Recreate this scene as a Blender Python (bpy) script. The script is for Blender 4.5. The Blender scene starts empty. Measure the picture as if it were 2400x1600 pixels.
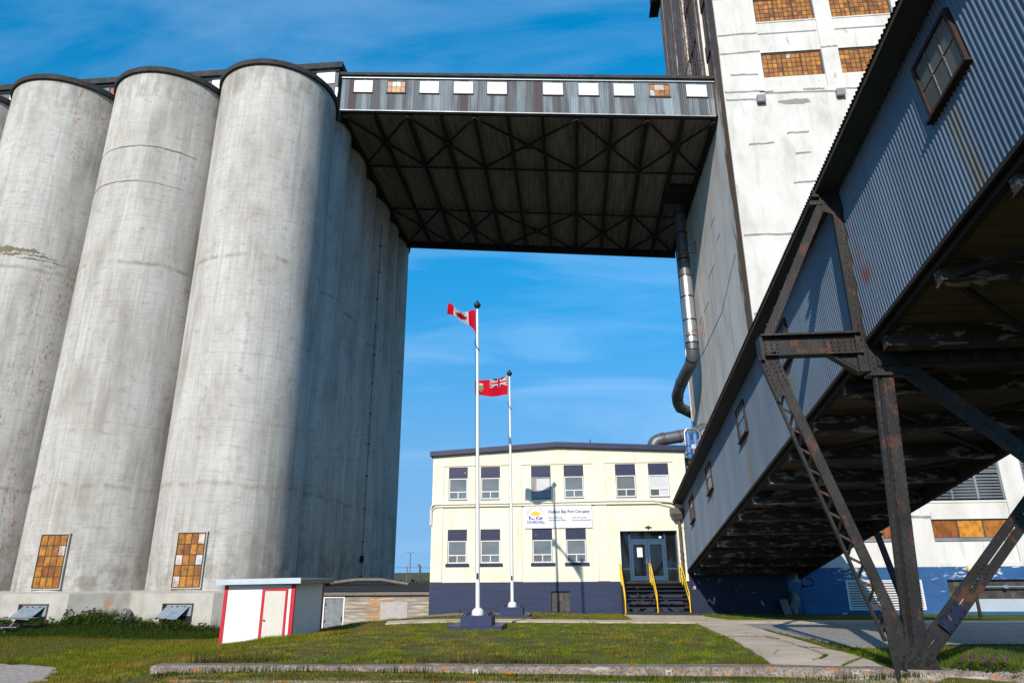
import bpy, math, random
import numpy as np
from mathutils import Vector, Matrix
R = math.radians
random.seed(7)
rng = np.random.default_rng(7)
scene = bpy.context.scene
COL = scene.collection

# ------------------------------------------------------------------ camera
PITCH, ROLL, YAW = R(18.58), R(-.47), R(-4.74)
cam_d = bpy.data.cameras.new("camera"); cam_d.lens = 24; cam_d.sensor_width = 36; cam_d.clip_end = 6000; cam_d.clip_start = .1
cam = bpy.data.objects.new("camera", cam_d); COL.objects.link(cam); scene.camera = cam
fw = Vector((math.sin(YAW)*math.cos(PITCH), math.cos(YAW)*math.cos(PITCH), math.sin(PITCH)))
ri = Vector((math.cos(YAW), -math.sin(YAW), 0)); up = ri.cross(fw)
ri, up = math.cos(ROLL)*ri+math.sin(ROLL)*up, -math.sin(ROLL)*ri+math.cos(ROLL)*up
M4 = Matrix((ri, up, -fw)).transposed().to_4x4(); M4.translation = (0, 0, 2.35)
cam.matrix_world = M4

# ------------------------------------------------------------------ light
SUN_EL, SUN_AZ = R(28.0), R(192.8)          # azimuth clockwise from +Y: behind the camera, slightly left
scene.view_settings.view_transform = 'Standard'; scene.view_settings.look = 'None'
scene.view_settings.exposure = 0.5; scene.view_settings.gamma = 1
w = bpy.data.worlds.new("World"); scene.world = w; w.use_nodes = True
nt = w.node_tree; N = nt.nodes; L = nt.links
bg = N['Background']; bg.inputs[1].default_value = .15
sky = N.new('ShaderNodeTexSky'); sky.sky_type = 'NISHITA'; sky.sun_disc = False
sky.sun_elevation = SUN_EL; sky.sun_rotation = SUN_AZ; sky.air_density = 1.0; sky.dust_density = .15; sky.ozone_density = 1.2
tc = N.new('ShaderNodeTexCoord'); sep = N.new('ShaderNodeSeparateXYZ'); L.new(tc.outputs['Generated'], sep.inputs[0])
zr_ = N.new('ShaderNodeMath'); zr_.operation = 'MULTIPLY_ADD'; L.new(sep.outputs[2], zr_.inputs[0]); zr_.inputs[1].default_value = .24; zr_.inputs[2].default_value = .385
cv = N.new('ShaderNodeCombineXYZ'); L.new(sep.outputs[0], cv.inputs[0]); L.new(sep.outputs[1], cv.inputs[1]); L.new(zr_.outputs[0], cv.inputs[2])
vnm = N.new('ShaderNodeVectorMath'); vnm.operation = 'NORMALIZE'; L.new(cv.outputs[0], vnm.inputs[0]); L.new(vnm.outputs[0], sky.inputs['Vector'])
zc = N.new('ShaderNodeMath'); zc.operation = 'MAXIMUM'; L.new(sep.outputs[2], zc.inputs[0]); zc.inputs[1].default_value = .0
za = N.new('ShaderNodeMath'); za.operation = 'ADD'; L.new(zc.outputs[0], za.inputs[0]); za.inputs[1].default_value = .42
dx = N.new('ShaderNodeMath'); dx.operation = 'DIVIDE'; L.new(sep.outputs[0], dx.inputs[0]); L.new(za.outputs[0], dx.inputs[1])
dy = N.new('ShaderNodeMath'); dy.operation = 'DIVIDE'; L.new(sep.outputs[1], dy.inputs[0]); L.new(za.outputs[0], dy.inputs[1])
cb = N.new('ShaderNodeCombineXYZ'); L.new(dx.outputs[0], cb.inputs[0]); L.new(dy.outputs[0], cb.inputs[1])
mp = N.new('ShaderNodeMapping'); mp.inputs['Rotation'].default_value = (0, 0, R(-52)); mp.inputs['Scale'].default_value = (.8, 2.3, 1); mp.inputs['Location'].default_value = (.7, 1.3, 0)
L.new(cb.outputs[0], mp.inputs[0])
nz = N.new('ShaderNodeTexNoise'); nz.inputs['Scale'].default_value = 2.0; nz.inputs['Detail'].default_value = 9; nz.inputs['Roughness'].default_value = .58; nz.inputs['Distortion'].default_value = .9
L.new(mp.outputs[0], nz.inputs[0])
mr = N.new('ShaderNodeMapRange'); mr.inputs[1].default_value = .47; mr.inputs[2].default_value = .78; mr.inputs[3].default_value = 0; mr.inputs[4].default_value = .16
L.new(nz.outputs[0], mr.inputs[0])
hsv = N.new('ShaderNodeHueSaturation'); hsv.inputs['Hue'].default_value = .490; hsv.inputs['Saturation'].default_value = 1.52; hsv.inputs['Value'].default_value = 1.0
L.new(sky.outputs[0], hsv.inputs['Color'])
mx = N.new('ShaderNodeMix'); mx.data_type = 'RGBA'
L.new(mr.outputs[0], mx.inputs[0]); L.new(hsv.outputs[0], mx.inputs[6]); mx.inputs[7].default_value = (5.2, 6.4, 8.0, 1)
hz = N.new('ShaderNodeMapRange'); hz.interpolation_type = 'SMOOTHSTEP'; L.new(sep.outputs[2], hz.inputs[0]); hz.inputs[1].default_value = .42; hz.inputs[2].default_value = .0; hz.inputs[3].default_value = 0; hz.inputs[4].default_value = .55
hm = N.new('ShaderNodeMix'); hm.data_type = 'RGBA'; L.new(hz.outputs[0], hm.inputs[0]); L.new(mx.outputs[2], hm.inputs[6]); hm.inputs[7].default_value = (1.75, 2.45, 3.5, 1)
L.new(hm.outputs[2], bg.inputs[0])
sun_d = bpy.data.lights.new("sun", 'SUN'); sun_d.energy = 3.9; sun_d.angle = R(.5); sun_d.color = (1, .92, .81)
sun = bpy.data.objects.new("sun", sun_d); COL.objects.link(sun)
sdir = Vector((math.sin(SUN_AZ)*math.cos(SUN_EL), math.cos(SUN_AZ)*math.cos(SUN_EL), math.sin(SUN_EL)))
sun.rotation_euler = sdir.to_track_quat('Z', 'Y').to_euler(); sun.location = sdir*60

# ------------------------------------------------------------------ materials
MATS = {}
def c4(c): return (c[0], c[1], c[2], 1)
def weathered(name, cols, scale=2., vec=(1, 1, 1), detail=6, lo=.3, hi=.7, layers=(), rough=.85, bump=None, metal=0., spec=.3, custom=None):
    """fbm colour ramp in world position + stain layers (colour, vec-scale, detail, lo, hi, amount)"""
    m = bpy.data.materials.new(name); m.use_nodes = True; MATS[name] = m
    t = m.node_tree; n = t.nodes; l = t.links; b = n['Principled BSDF']
    b.inputs['Roughness'].default_value = rough; b.inputs['Metallic'].default_value = metal; b.inputs['Specular IOR Level'].default_value = spec
    g = n.new('ShaderNodeNewGeometry')
    def noise(v, det, dist=0.):
        a = n.new('ShaderNodeVectorMath'); a.operation = 'MULTIPLY'; l.new(g.outputs['Position'], a.inputs[0]); a.inputs[1].default_value = v
        q = n.new('ShaderNodeTexNoise'); q.inputs['Scale'].default_value = 1; q.inputs['Detail'].default_value = det; q.inputs['Distortion'].default_value = dist
        q.inputs['Roughness'].default_value = .6
        l.new(a.outputs[0], q.inputs['Vector']); return q.outputs['Fac']
    f = noise(tuple(scale*x for x in vec), detail)
    r = n.new('ShaderNodeValToRGB'); l.new(f, r.inputs[0]); e = r.color_ramp.elements
    e[0].position = lo; e[0].color = c4(cols[0]); e[1].position = hi; e[1].color = c4(cols[-1])
    for i, c in enumerate(cols[1:-1]):
        x = e.new(lo+(hi-lo)*(i+1)/(len(cols)-1)); x.color = c4(c)
    out = r.outputs[0]
    for (c, v, det, a, z, amt) in layers:
        q = n.new('ShaderNodeMapRange'); l.new(noise(v, det, .3), q.inputs[0])
        q.inputs[1].default_value = a; q.inputs[2].default_value = z; q.inputs[3].default_value = 0; q.inputs[4].default_value = amt
        k = n.new('ShaderNodeMix'); k.data_type = 'RGBA'; l.new(q.outputs[0], k.inputs[0]); l.new(out, k.inputs[6]); k.inputs[7].default_value = c4(c)
        out = k.outputs[2]
    if custom: out = custom(n, l, g, out, noise)
    l.new(out, b.inputs['Base Color'])
    if bump:
        bu = n.new('ShaderNodeBump'); bu.inputs['Strength'].default_value = bump[1]; bu.inputs['Distance'].default_value = bump[2] if len(bump) > 2 else .02
        l.new(noise(tuple(bump[0]*x for x in vec), 5), bu.inputs['Height']); l.new(bu.outputs[0], b.inputs['Normal'])
    return m
def math_n(n, l, op, a, b=None):
    q = n.new('ShaderNodeMath'); q.operation = op
    for i, x in enumerate((a, b)):
        if x is None: continue
        if isinstance(x, (int, float)): q.inputs[i].default_value = x
        else: l.new(x, q.inputs[i])
    return q.outputs[0]
def mixc(n, l, fac, a, col):
    k = n.new('ShaderNodeMix'); k.data_type = 'RGBA'
    if isinstance(fac, (int, float)): k.inputs[0].default_value = fac
    else: l.new(fac, k.inputs[0])
    l.new(a, k.inputs[6])
    if isinstance(col, tuple): k.inputs[7].default_value = c4(col)
    else: l.new(col, k.inputs[7])
    return k.outputs[2]
def rng_n(n, l, x, a, b, c=0., d=1.):
    q = n.new('ShaderNodeMapRange'); l.new(x, q.inputs[0])
    for i, v in enumerate((a, b, c, d)): q.inputs[i+1].default_value = v
    return q.outputs[0]
def xyz(n, l, g):
    s = n.new('ShaderNodeSeparateXYZ'); l.new(g.outputs['Position'], s.inputs[0]); return s.outputs

def silo_rings(n, l, g, out, noise):
    X, Y, Z = xyz(n, l, g)
    wob = noise((.3, .3, .1), 3)
    zz = math_n(n, l, 'ADD', Z, math_n(n, l, 'MULTIPLY', wob, .9))
    # slip-form lifts: faint horizontal bands
    band = n.new('ShaderNodeTexNoise'); band.noise_dimensions = '1D'; band.inputs['Detail'].default_value = 4
    l.new(math_n(n, l, 'MULTIPLY', zz, 1.3), band.inputs['W'])
    out = mixc(n, l, rng_n(n, l, band.outputs[0], .5, .75, 0, .28), out, (.26, .24, .21))
    # two pour joints all round, broken up
    for h in (7.55, 21.5):
        d = math_n(n, l, 'ABSOLUTE', math_n(n, l, 'SUBTRACT', zz, h))
        k = math_n(n, l, 'MULTIPLY', rng_n(n, l, d, .0, .22, .7, 0), rng_n(n, l, noise((1.2, 1.2, .6), 4), .42, .6))
        out = mixc(n, l, k, out, (.19, .16, .13))
    for xs_ in (-24.15, -33.75, -32.9):
        dd = math_n(n, l, 'ABSOLUTE', math_n(n, l, 'ADD', math_n(n, l, 'SUBTRACT', X, xs_), math_n(n, l, 'MULTIPLY', math_n(n, l, 'SUBTRACT', noise((.1, .1, .22), 3), .5), 2.2)))
        k = math_n(n, l, 'MULTIPLY', rng_n(n, l, dd, .05, .42, 1, 0), rng_n(n, l, noise((7, 7, 3.2), 8), .53, .62, 0, .8))
        k = math_n(n, l, 'MULTIPLY', k, rng_n(n, l, noise((.2, .2, .35), 3), .42, .52))
        out = mixc(n, l, k, out, (.30, .12, .045))
    foot = math_n(n, l, 'MULTIPLY', rng_n(n, l, Z, 5.5, 2.0), rng_n(n, l, noise((1.3, 1.3, 1.0), 8), .47, .62, 0, .7))
    out = mixc(n, l, foot, out, (.21, .175, .135))
    # paler band below the rim
    out = mixc(n, l, math_n(n, l, 'MULTIPLY', rng_n(n, l, Z, 33.2, 33.5), rng_n(n, l, noise((1.5, 1.5, .5), 4), .45, .62, 0, .5)), out, (.2, .19, .16))
    return out
weathered('silo_concrete', [(.29, .27, .24), (.42, .405, .375), (.51, .495, .465)], .55, (1, 1, .35), 8, .3, .68, [
    ((.62, .61, .59), (3.2, 3.2, .16), 5, .48, .75, .5), ((.25, .235, .21), (9, 9, .5), 6, .54, .72, .45), ((.22, .205, .18), (2.2, 2.2, 11), 7, .56, .70, .45),
    ((.24, .22, .19), (4.5, 4.5, .12), 5, .52, .75, .5),
    ((.27, .22, .165), (.5, .5, .45), 7, .54, .78, .42),
    ((.20, .19, .17), (1.6, 1.6, 2.4), 7, .56, .72, .5),
    ((.36, .15, .05), (2.5, 2.5, 1.6), 9, .665, .74, .85)], .9, (9, .25, .03), custom=silo_rings)
weathered('plinth_concrete', [(.30, .28, .24), (.40, .38, .33), (.46, .44, .39)], .9, (1, 1, .8), 8, .3, .7, [
    ((.2, .18, .15), (1.2, 1.2, .9), 8, .55, .75, .6), ((.4, .2, .07), (1, 1, .5), 7, .66, .74, .6)], .9, (8, .3, .02))
weathered('seam_tar', [(.14, .115, .08), (.22, .18, .13)], 4, rough=.9)
weathered('roof_black', [(.018, .018, .02), (.05, .048, .046)], 1.5, rough=.8, layers=[((.14, .09, .06), (2, 2, 2), 6, .6, .72, .6)])
def tower_stain(n, l, g, out, noise):
    X, Y, Z = xyz(n, l, g)
    # corner run-off stain down the side face and the heavily weathered head of that face
    side = rng_n(n, l, X, 11.56, 11.5)
    nn = noise((2.4, 2.4, .35), 8)
    m1 = rng_n(n, l, math_n(n, l, 'ADD', math_n(n, l, 'SUBTRACT', Y, 40.95), math_n(n, l, 'MULTIPLY', math_n(n, l, 'SUBTRACT', nn, .5), 3.0)), 1.15, .75)
    m1 = math_n(n, l, 'MULTIPLY', m1, rng_n(n, l, math_n(n, l, 'ADD', Y, 0), 40.42, 40.6))
    out = mixc(n, l, math_n(n, l, 'MULTIPLY', math_n(n, l, 'MULTIPLY', m1, side), rng_n(n, l, Z, 8, 12, 0, .93)), out, (.125, .062, .022))
    hi = math_n(n, l, 'MULTIPLY', side, rng_n(n, l, Z, 33.5, 37))
    out = mixc(n, l, math_n(n, l, 'MULTIPLY', hi, rng_n(n, l, noise((2.2, 2.2, .22), 8), .32, .50, .45, .95)), out, (.15, .105, .085))
    out = mixc(n, l, math_n(n, l, 'MULTIPLY', hi, rng_n(n, l, noise((3.5, 3.5, 1.3), 8), .50, .60, 0, .9)), out, (.15, .07, .035))
    return out
weathered('tower_white', [(.44, .42, .375), (.55, .535, .50), (.60, .59, .56)], .7, (1, 1, .5), 8, .28, .6, [
    ((.36, .345, .31), (2.5, 2.5, .25), 7, .55, .78, .6), ((.33, .31, .29), (1.5, 1.5, .8), 9, .655, .70, .7),
    ((.45, .33, .2), (.9, .9, .3), 7, .64, .8, .5)], .85, (7, .2, .02), custom=tower_stain)
weathered('tower_side', [(.52, .50, .46), (.62, .60, .56), (.68, .665, .63)], .6, (1, 1, .4), 8, .3, .65, [
    ((.30, .24, .17), (.8, .8, .35), 7, .58, .8, .6), ((.3, .29, .27), (2.5, 2.5, .3), 7, .55, .75, .5)], .88, (7, .2, .02), custom=tower_stain)
weathered('tower_plain', [(.52, .50, .45), (.62, .60, .57), (.66, .65, .62)], .7, (1, 1, .4), 8, .28, .6, [
    ((.5, .46, .38), (2.5, 2.5, .25), 7, .6, .8, .5)], .85)
weathered('weathered_brown', [(.045, .032, .026), (.10, .075, .06), (.19, .16, .14)], 1.5, (1, 1, .3), 8, .3, .7, rough=.95)
weathered('patch_grey', [(.19, .19, .185), (.27, .265, .26)], 3, rough=.9)
weathered('crack_dark', [(.10, .09, .08), (.16, .145, .13)], 3, rough=.9)
def blue_peel(n, l, g, out, noise):
    X, Y, Z = xyz(n, l, g)
    k = math_n(n, l, 'MULTIPLY', rng_n(n, l, Z, 1.55, 2.05), rng_n(n, l, noise((2.6, 2.6, 7.5), 9), .53, .56))
    k = math_n(n, l, 'MULTIPLY', k, rng_n(n, l, noise((.45, .45, .4), 2), .47, .53))
    return mixc(n, l, k, out, (.5, .49, .48))
weathered('blue_wall', [(.016, .068, .175), (.025, .094, .23)], .8, (1, 1, 3), 6, .35, .65, [
    ((.58, .57, .56), (.9, .9, 2.6), 9, .655, .69, .95), ((.03, .07, .2), (1.5, 1.5, 4), 6, .5, .8, .5)], .55, (9, .25, .015), custom=blue_peel)
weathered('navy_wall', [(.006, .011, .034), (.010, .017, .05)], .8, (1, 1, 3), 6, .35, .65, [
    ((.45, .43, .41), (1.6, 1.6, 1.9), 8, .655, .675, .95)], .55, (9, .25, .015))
weathered('navy_band', [(.012, .021, .054), (.018, .030, .073)], .8, (.5, .5, 9), 6, .35, .65, [
    ((.035, .045, .10), (.7, .7, 9), 6, .55, .75, .5), ((.35, .34, .35), (3, 3, 3), 9, .735, .76, .8)], .5, (4, .3, .015))
weathered('navy_panel', [(.010, .014, .045), (.016, .022, .064)], 2, (1, 1, 2), 6, layers=[((.75, .75, .74), (3.2, 3.2, 3.6), 6, .70, .712, 1.)], rough=.45, bump=(12, .3, .01))
def form_lines(n, l, g, out, noise):
    X, Y, Z = xyz(n, l, g)
    fr = math_n(n, l, 'ABSOLUTE', math_n(n, l, 'SUBTRACT', math_n(n, l, 'FRACT', math_n(n, l, 'DIVIDE', Z, .62)), .5))
    k = math_n(n, l, 'MULTIPLY', rng_n(n, l, fr, .49, .475, .22, 0), rng_n(n, l, noise((.6, .6, 2), 5), .4, .6))
    out = mixc(n, l, k, out, (.36, .32, .2))
    # run-off under the string course and the head of the wall
    st_ = math_n(n, l, 'MULTIPLY', rng_n(n, l, noise((5, 5, .25), 6), .50, .70, 0, .75), rng_n(n, l, noise((.7, .7, .5), 4), .40, .58))
    return mixc(n, l, st_, out, (.50, .45, .30))
weathered('cream_wall', [(.61, .57, .43), (.66, .625, .49), (.675, .65, .525)], .6, (1, 1, 1), 7, .3, .6, [
    ((.58, .51, .31), (.6, .6, 1.6), 7, .58, .8, .5), ((.5, .47, .38), (3, 3, 5), 9, .70, .73, .7), ((.7, .55, .2), (1.2, 1.2, .4), 6, .70, .8, .5)], .8, (9, .12, .01), custom=form_lines)
weathered('white_paint', [(.64, .64, .62), (.69, .69, .68)], 2, rough=.5)
weathered('vinyl_white', [(.54, .54, .54), (.62, .62, .62)], 3, rough=.4, spec=.4)
weathered('door_cream', [(.53, .50, .44), (.57, .54, .48)], 2, rough=.5)
weathered('red_trim', [(.42, .010, .022), (.50, .014, .03)], 3, rough=.5)
weathered('tin_pale', [(.38, .45, .49), (.46, .52, .56)], 1.5, rough=.45, metal=.3)
weathered('board_tan', [(.30, .255, .17), (.38, .325, .23)], 2, (1, 1, 1), rough=.85)
weathered('window_white', [(.60, .62, .64), (.68, .69, .70)], 1.5, rough=.35, spec=.4)
weathered('frame_rust', [(.05, .028, .020), (.09, .05, .034), (.035, .025, .02)], 3, rough=.85)
weathered('maroon_wood', [(.022, .012, .010), (.045, .022, .018)], 3, rough=.8)
weathered('muntin', [(.035, .03, .025), (.07, .055, .04)], 4, rough=.8)
weathered('zinc', [(.16, .18, .195), (.23, .25, .265), (.28, .30, .315)], .8, (1, 1, .4), 6, layers=[((.17, .16, .15), (2, 2, .3), 6, .55, .75, .5)], rough=.5, metal=.55)
weathered('zinc_bright', [(.52, .53, .53), (.62, .62, .61)], 1.2, (1, 1, .5), rough=.32, metal=.85)
weathered('hatch_tin', [(.13, .165, .19), (.21, .25, .275), (.25, .29, .32)], 2.5, rough=.55, metal=.3, layers=[((.12, .13, .14), (4, 4, 4), 5, .6, .75, .5)])
weathered('grey_duct', [(.085, .095, .105), (.13, .14, .15)], 1.2, rough=.45, metal=.4, layers=[((.10, .07, .05), (2, 2, 2), 6, .62, .75, .5)])
def sheets(n, l, g, out, noise):
    X, Y, Z = xyz(n, l, g)
    H_ = math_n(n, l, 'ADD', Z, math_n(n, l, 'MULTIPLY', X, .0923))
    def wn1(w_, off):
        q = n.new('ShaderNodeTexWhiteNoise'); q.noise_dimensions = '1D'; l.new(math_n(n, l, 'FLOOR', math_n(n, l, 'DIVIDE', math_n(n, l, 'ADD', X, off), w_)), q.inputs['W']); return q.outputs['Value']
    low = rng_n(n, l, H_, 35.72, 35.68)
    out = mixc(n, l, rng_n(n, l, wn1(.66, 3.), .0, .5, .8, 0), out, (.055, .058, .062))
    out = mixc(n, l, math_n(n, l, 'MULTIPLY', rng_n(n, l, wn1(.82, 40.), .62, 1, 0, .75), low), out, (.27, .33, .37))
    out = mixc(n, l, math_n(n, l, 'MULTIPLY', math_n(n, l, 'GREATER_THAN', wn1(.62, 11.), .89), .9), out, (.060, .030, .034))
    out = mixc(n, l, rng_n(n, l, noise((1.9, 1.9, .12), 5), .46, .64, 0, .8), out, (.055, .050, .050))
    return out
weathered('bridge_sheet', [(.12, .15, .17), (.185, .225, .25)], 1.6, (1, 1, .3), 5, rough=.6, metal=.15, custom=sheets)
weathered('soffit_board', [(.11, .088, .072), (.20, .16, .13), (.29, .235, .19)], 1.2, (5, .25, 1), 6, rough=.95)
weathered('girder_dark', [(.012, .010, .009), (.028, .022, .019)], 2, rough=.8)
def gallery_lines(n, l, g, out, noise):
    X, Y, Z = xyz(n, l, g)
    s = math_n(n, l, 'ADD', math_n(n, l, 'MULTIPLY', Y, -.985), math_n(n, l, 'MULTIPLY', Z, .171))
    a = math_n(n, l, 'FLOOR', math_n(n, l, 'DIVIDE', s, .72))
    wn = n.new('ShaderNodeTexWhiteNoise'); wn.noise_dimensions = '1D'; l.new(a, wn.inputs['W'])
    out = mixc(n, l, rng_n(n, l, wn.outputs['Value'], 0, 1, 0, .25), out, (.065, .085, .11))
    # ochre run-off below each window
    for (y0, z0) in ((9.75, 9.4), (19.3, 8.0), (24.8, 7.0), (31.7, 5.6), (36.9, 4.7)):
        dd = math_n(n, l, 'ABSOLUTE', math_n(n, l, 'SUBTRACT', math_n(n, l, 'ADD', s, 0), -.985*y0+.171*z0))
        k = math_n(n, l, 'MULTIPLY', rng_n(n, l, dd, .05, .32, .75, 0), rng_n(n, l, noise((3, 3, .8), 5), .35, .6))
        k = math_n(n, l, 'MULTIPLY', k, math_n(n, l, 'LESS_THAN', Z, z0))
        out = mixc(n, l, k, out, (.14, .105, .05))
    out = mixc(n, l, math_n(n, l, 'MULTIPLY', rng_n(n, l, math_n(n, l, 'ABSOLUTE', math_n(n, l, 'SUBTRACT', Y, 13.55)), .1, .45, .8, 0), rng_n(n, l, noise((2, 2, 1.2), 6), .45, .6)), out, (.17, .04, .022))
    return out
weathered('gallery_sheet', [(.095, .125, .165), (.14, .175, .22)], 1.0, (1, 1, .3), 5, rough=.55, metal=.1, spec=.4, custom=gallery_lines)
weathered('gallery_roof', [(.03, .033, .038), (.05, .054, .06)], 1.0, rough=.6, metal=.2)
weathered('gallery_soffit', [(.03, .036, .044), (.045, .053, .062)], 1.0, rough=.7)
weathered('gallery_floor', [(.055, .041, .034), (.105, .079, .066), (.15, .113, .094)], 1.3, (.25, 6, 1), 7, rough=.95, layers=[((.12, .07, .04), (.6, 2, 1), 7, .6, .75, .6)])
weathered('peeling_beam', [(.03, .025, .02), (.055, .044, .036)], 1.5, rough=.9, layers=[((.24, .23, .215), (1.6, 3, 5), 9, .545, .59, .9)])
weathered('steel_black', [(.007, .006, .006), (.012, .011, .011), (.024, .021, .020)], 2.2, (1, 1, .6), 7, rough=.5, metal=0., spec=.35, layers=[
    ((.070, .024, .013), (3.2, 3.2, 1.9), 10, .58, .625, .85), ((.045, .05, .06), (3, 3, .8), 6, .6, .75, .5)], bump=(26, .6, .012))
weathered('steel_blue', [(.006, .010, .03), (.010, .016, .045)], 3, rough=.5, layers=[((.3, .08, .05), (4, 4, 4), 7, .6, .66, .9), ((.4, .4, .4), (5, 5, 5), 7, .7, .73, .9)])
weathered('rust_bright', [(.22, .085, .028), (.30, .13, .045)], 4, rough=.9)
weathered('wood_grey', [(.12, .105, .095), (.20, .175, .155)], 3, (1, 8, 8), rough=.95)
def boardrows(n, l, g, out, noise):
    X, Y, Z = xyz(n, l, g)
    fr = math_n(n, l, 'FRACT', math_n(n, l, 'DIVIDE', Z, .2))
    out = mixc(n, l, rng_n(n, l, fr, 0, .1, .6, 0), out, (.14, .11, .085))
    d = math_n(n, l, 'ABSOLUTE', math_n(n, l, 'SUBTRACT', X, -11.35))
    k = math_n(n, l, 'MULTIPLY', rng_n(n, l, d, .15, .8), .0)
    out = mixc(n, l, math_n(n, l, 'MULTIPLY', rng_n(n, l, d, .1, .9, 1, 0), rng_n(n, l, noise((4, 4, 5), 8), .46, .56)), out, (.42, .17, .035))
    return out
weathered('board_wall', [(.17, .14, .105), (.27, .235, .185), (.47, .44, .40)], 1.6, (.5, .5, 6), 8, .35, .68, [((.40, .20, .08), (1.6, 1.6, 6), 8, .62, .70, .7)], .92, custom=boardrows)
weathered('door_grey', [(.13, .145, .16), (.22, .235, .25)], 2.5, (2, 2, 1), 7, rough=.8, layers=[((.55, .55, .54), (2, 2, 8), 8, .62, .68, .8)])
weathered('plywood', [(.33, .30, .285), (.41, .375, .355)], 3, rough=.9, layers=[((.12, .1, .09), (9, 9, 9), 3, .68, .74, .8)])
weathered('felt_roof', [(.016, .017, .019), (.032, .033, .036)], 1.5, rough=.9)
def joints(n, l, g, out, noise):
    X, Y, Z = xyz(n, l, g)
    d = math_n(n, l, 'ADD', Y, math_n(n, l, 'MULTIPLY', noise((.5, .5, .5), 5), .5))
    fr = math_n(n, l, 'ABSOLUTE', math_n(n, l, 'SUBTRACT', math_n(n, l, 'FRACT', math_n(n, l, 'DIVIDE', d, 1.83)), .5))
    out = mixc(n, l, rng_n(n, l, fr, .488, .496, 0, .7), out, (.07, .06, .045))
    vo = n.new('ShaderNodeTexVoronoi'); vo.feature = 'DISTANCE_TO_EDGE'; vo.inputs['Scale'].default_value = .55
    av = n.new('ShaderNodeVectorMath'); av.operation = 'ADD'; l.new(g.outputs['Position'], av.inputs[0]); cbx = n.new('ShaderNodeCombineXYZ'); nn = noise((.8, .8, .8), 5); l.new(nn, cbx.inputs[0]); l.new(nn, cbx.inputs[1]); l.new(cbx.outputs[0], av.inputs[1]); l.new(av.outputs[0], vo.inputs['Vector'])
    k = math_n(n, l, 'MULTIPLY', rng_n(n, l, vo.outputs['Distance'], .012, .004, 0, .7), rng_n(n, l, noise((.4, .4, .4), 3), .48, .54))
    return mixc(n, l, k, out, (.08, .065, .05))
weathered('path_concrete', [(.36, .29, .215), (.46, .38, .295), (.54, .455, .365)], 1.1, (1, 1, 1), 8, .3, .7, [((.24, .2, .16), (.35, .35, .35), 8, .56, .7, .5), ((.17, .14, .11), (9, 9, 9), 3, .62, .74, .5)], .95, (18, .3, .01), custom=joints)
weathered('kerb_concrete', [(.13, .10, .085), (.235, .19, .16), (.33, .28, .24)], 5, (1, 1, 1), 8, .3, .7, [
    ((.07, .058, .05), (26, 26, 26), 3, .48, .62, .8), ((.45, .13, .018), (4.5, 4.5, 7), 6, .60, .64, .95), ((.42, .40, .37), (.9, .9, 4), 8, .62, .67, .7)], .95, (30, .8, .02))
weathered('gravel', [(.15, .145, .14), (.28, .265, .25), (.44, .41, .38)], 9, (1, 1, 1), 4, .3, .7, [((.33, .31, .28), (.4, .4, .4), 5, .4, .7, .4), ((.08, .08, .08), (26, 26, 26), 2, .55, .68, .7)], .95, (22, 1., .03))
weathered('gravel_pale', [(.24, .19, .155), (.37, .31, .265), (.50, .43, .375)], 9, (1, 1, 1), 4, .3, .7, [((.14, .12, .11), (22, 22, 22), 2, .55, .68, .7)], .95, (22, 1., .03))
weathered('earth_turf', [(.04, .046, .006), (.075, .078, .012), (.11, .092, .022)], .9, (1, 1, 1), 8, .3, .7, [((.10, .075, .035), (2.5, 2.5, 2.5), 6, .5, .7, .5), ((.03, .04, .01), (14, 14, 14), 3, .5, .7, .6)], .95, (20, .8, .04))
weathered('dirt_brown', [(.23, .16, .10), (.30, .22, .15)], 2, rough=.95, bump=(16, .6, .02))
weathered('glass_dark', [(.006, .007, .008), (.012, .013, .014)], 1, rough=.03, spec=.5)
weathered('glass_grey', [(.10, .12, .128), (.15, .17, .178)], .9, (1, 1, 2), rough=.06, spec=.6)
weathered('glass_dim', [(.06, .065, .062), (.11, .115, .11)], 1.2, rough=.3, spec=.5)
weathered('blind_white', [(.42, .43, .44), (.50, .51, .52)], 2, rough=.5)
weathered('curtain', [(.25, .17, .14), (.34, .26, .22)], 3, (6, 1, .3), rough=.8)
weathered('blue_frame', [(.012, .045, .095), (.017, .058, .115)], 2, rough=.4, spec=.4)
weathered('yellow_rail', [(.72, .44, .012), (.80, .52, .02)], 3, rough=.4)
weathered('step_black', [(.012, .012, .013), (.03, .029, .028)], 4, rough=.7, layers=[((.34, .24, .18), (3, 8, 8), 7, .68, .72, .8)])
weathered('pole_white', [(.62, .62, .60), (.68, .68, .66)], 1.5, rough=.35, spec=.5)
weathered('black_gloss', [(.012, .012, .014), (.02, .02, .022)], 2, rough=.3)
weathered('ped_blue', [(.016, .022, .065), (.024, .033, .09)], 3, rough=.45, bump=(10, .3, .01))
weathered('sign_white', [(.58, .59, .62), (.62, .63, .66)], 1, rough=.35)
weathered('ink', [(.03, .03, .035), (.035, .035, .04)], 1, rough=.5)
weathered('ink_purple', [(.05, .03, .24), (.06, .04, .28)], 1, rough=.5)
weathered('ink_yellow', [(.75, .40, .02), (.80, .46, .03)], 1, rough=.5)
weathered('machine_blue', [(.02, .10, .28), (.04, .16, .38)], 3, rough=.4)
weathered('copper_pipe', [(.20, .11, .07), (.28, .17, .11)], 3, rough=.5, metal=.4)
weathered('downpipe_brown', [(.07, .06, .055), (.12, .10, .09)], 3, rough=.5, metal=.3)
weathered('stone_grey', [(.12, .11, .10), (.24, .22, .2)], 5, rough=.95, bump=(14, .8, .03))
weathered('brass', [(.55, .33, .07), (.6, .38, .1)], 2, rough=.3, metal=.9)
weathered('lamp_globe', [(.55, .48, .30), (.62, .55, .36)], 2, rough=.25)
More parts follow.
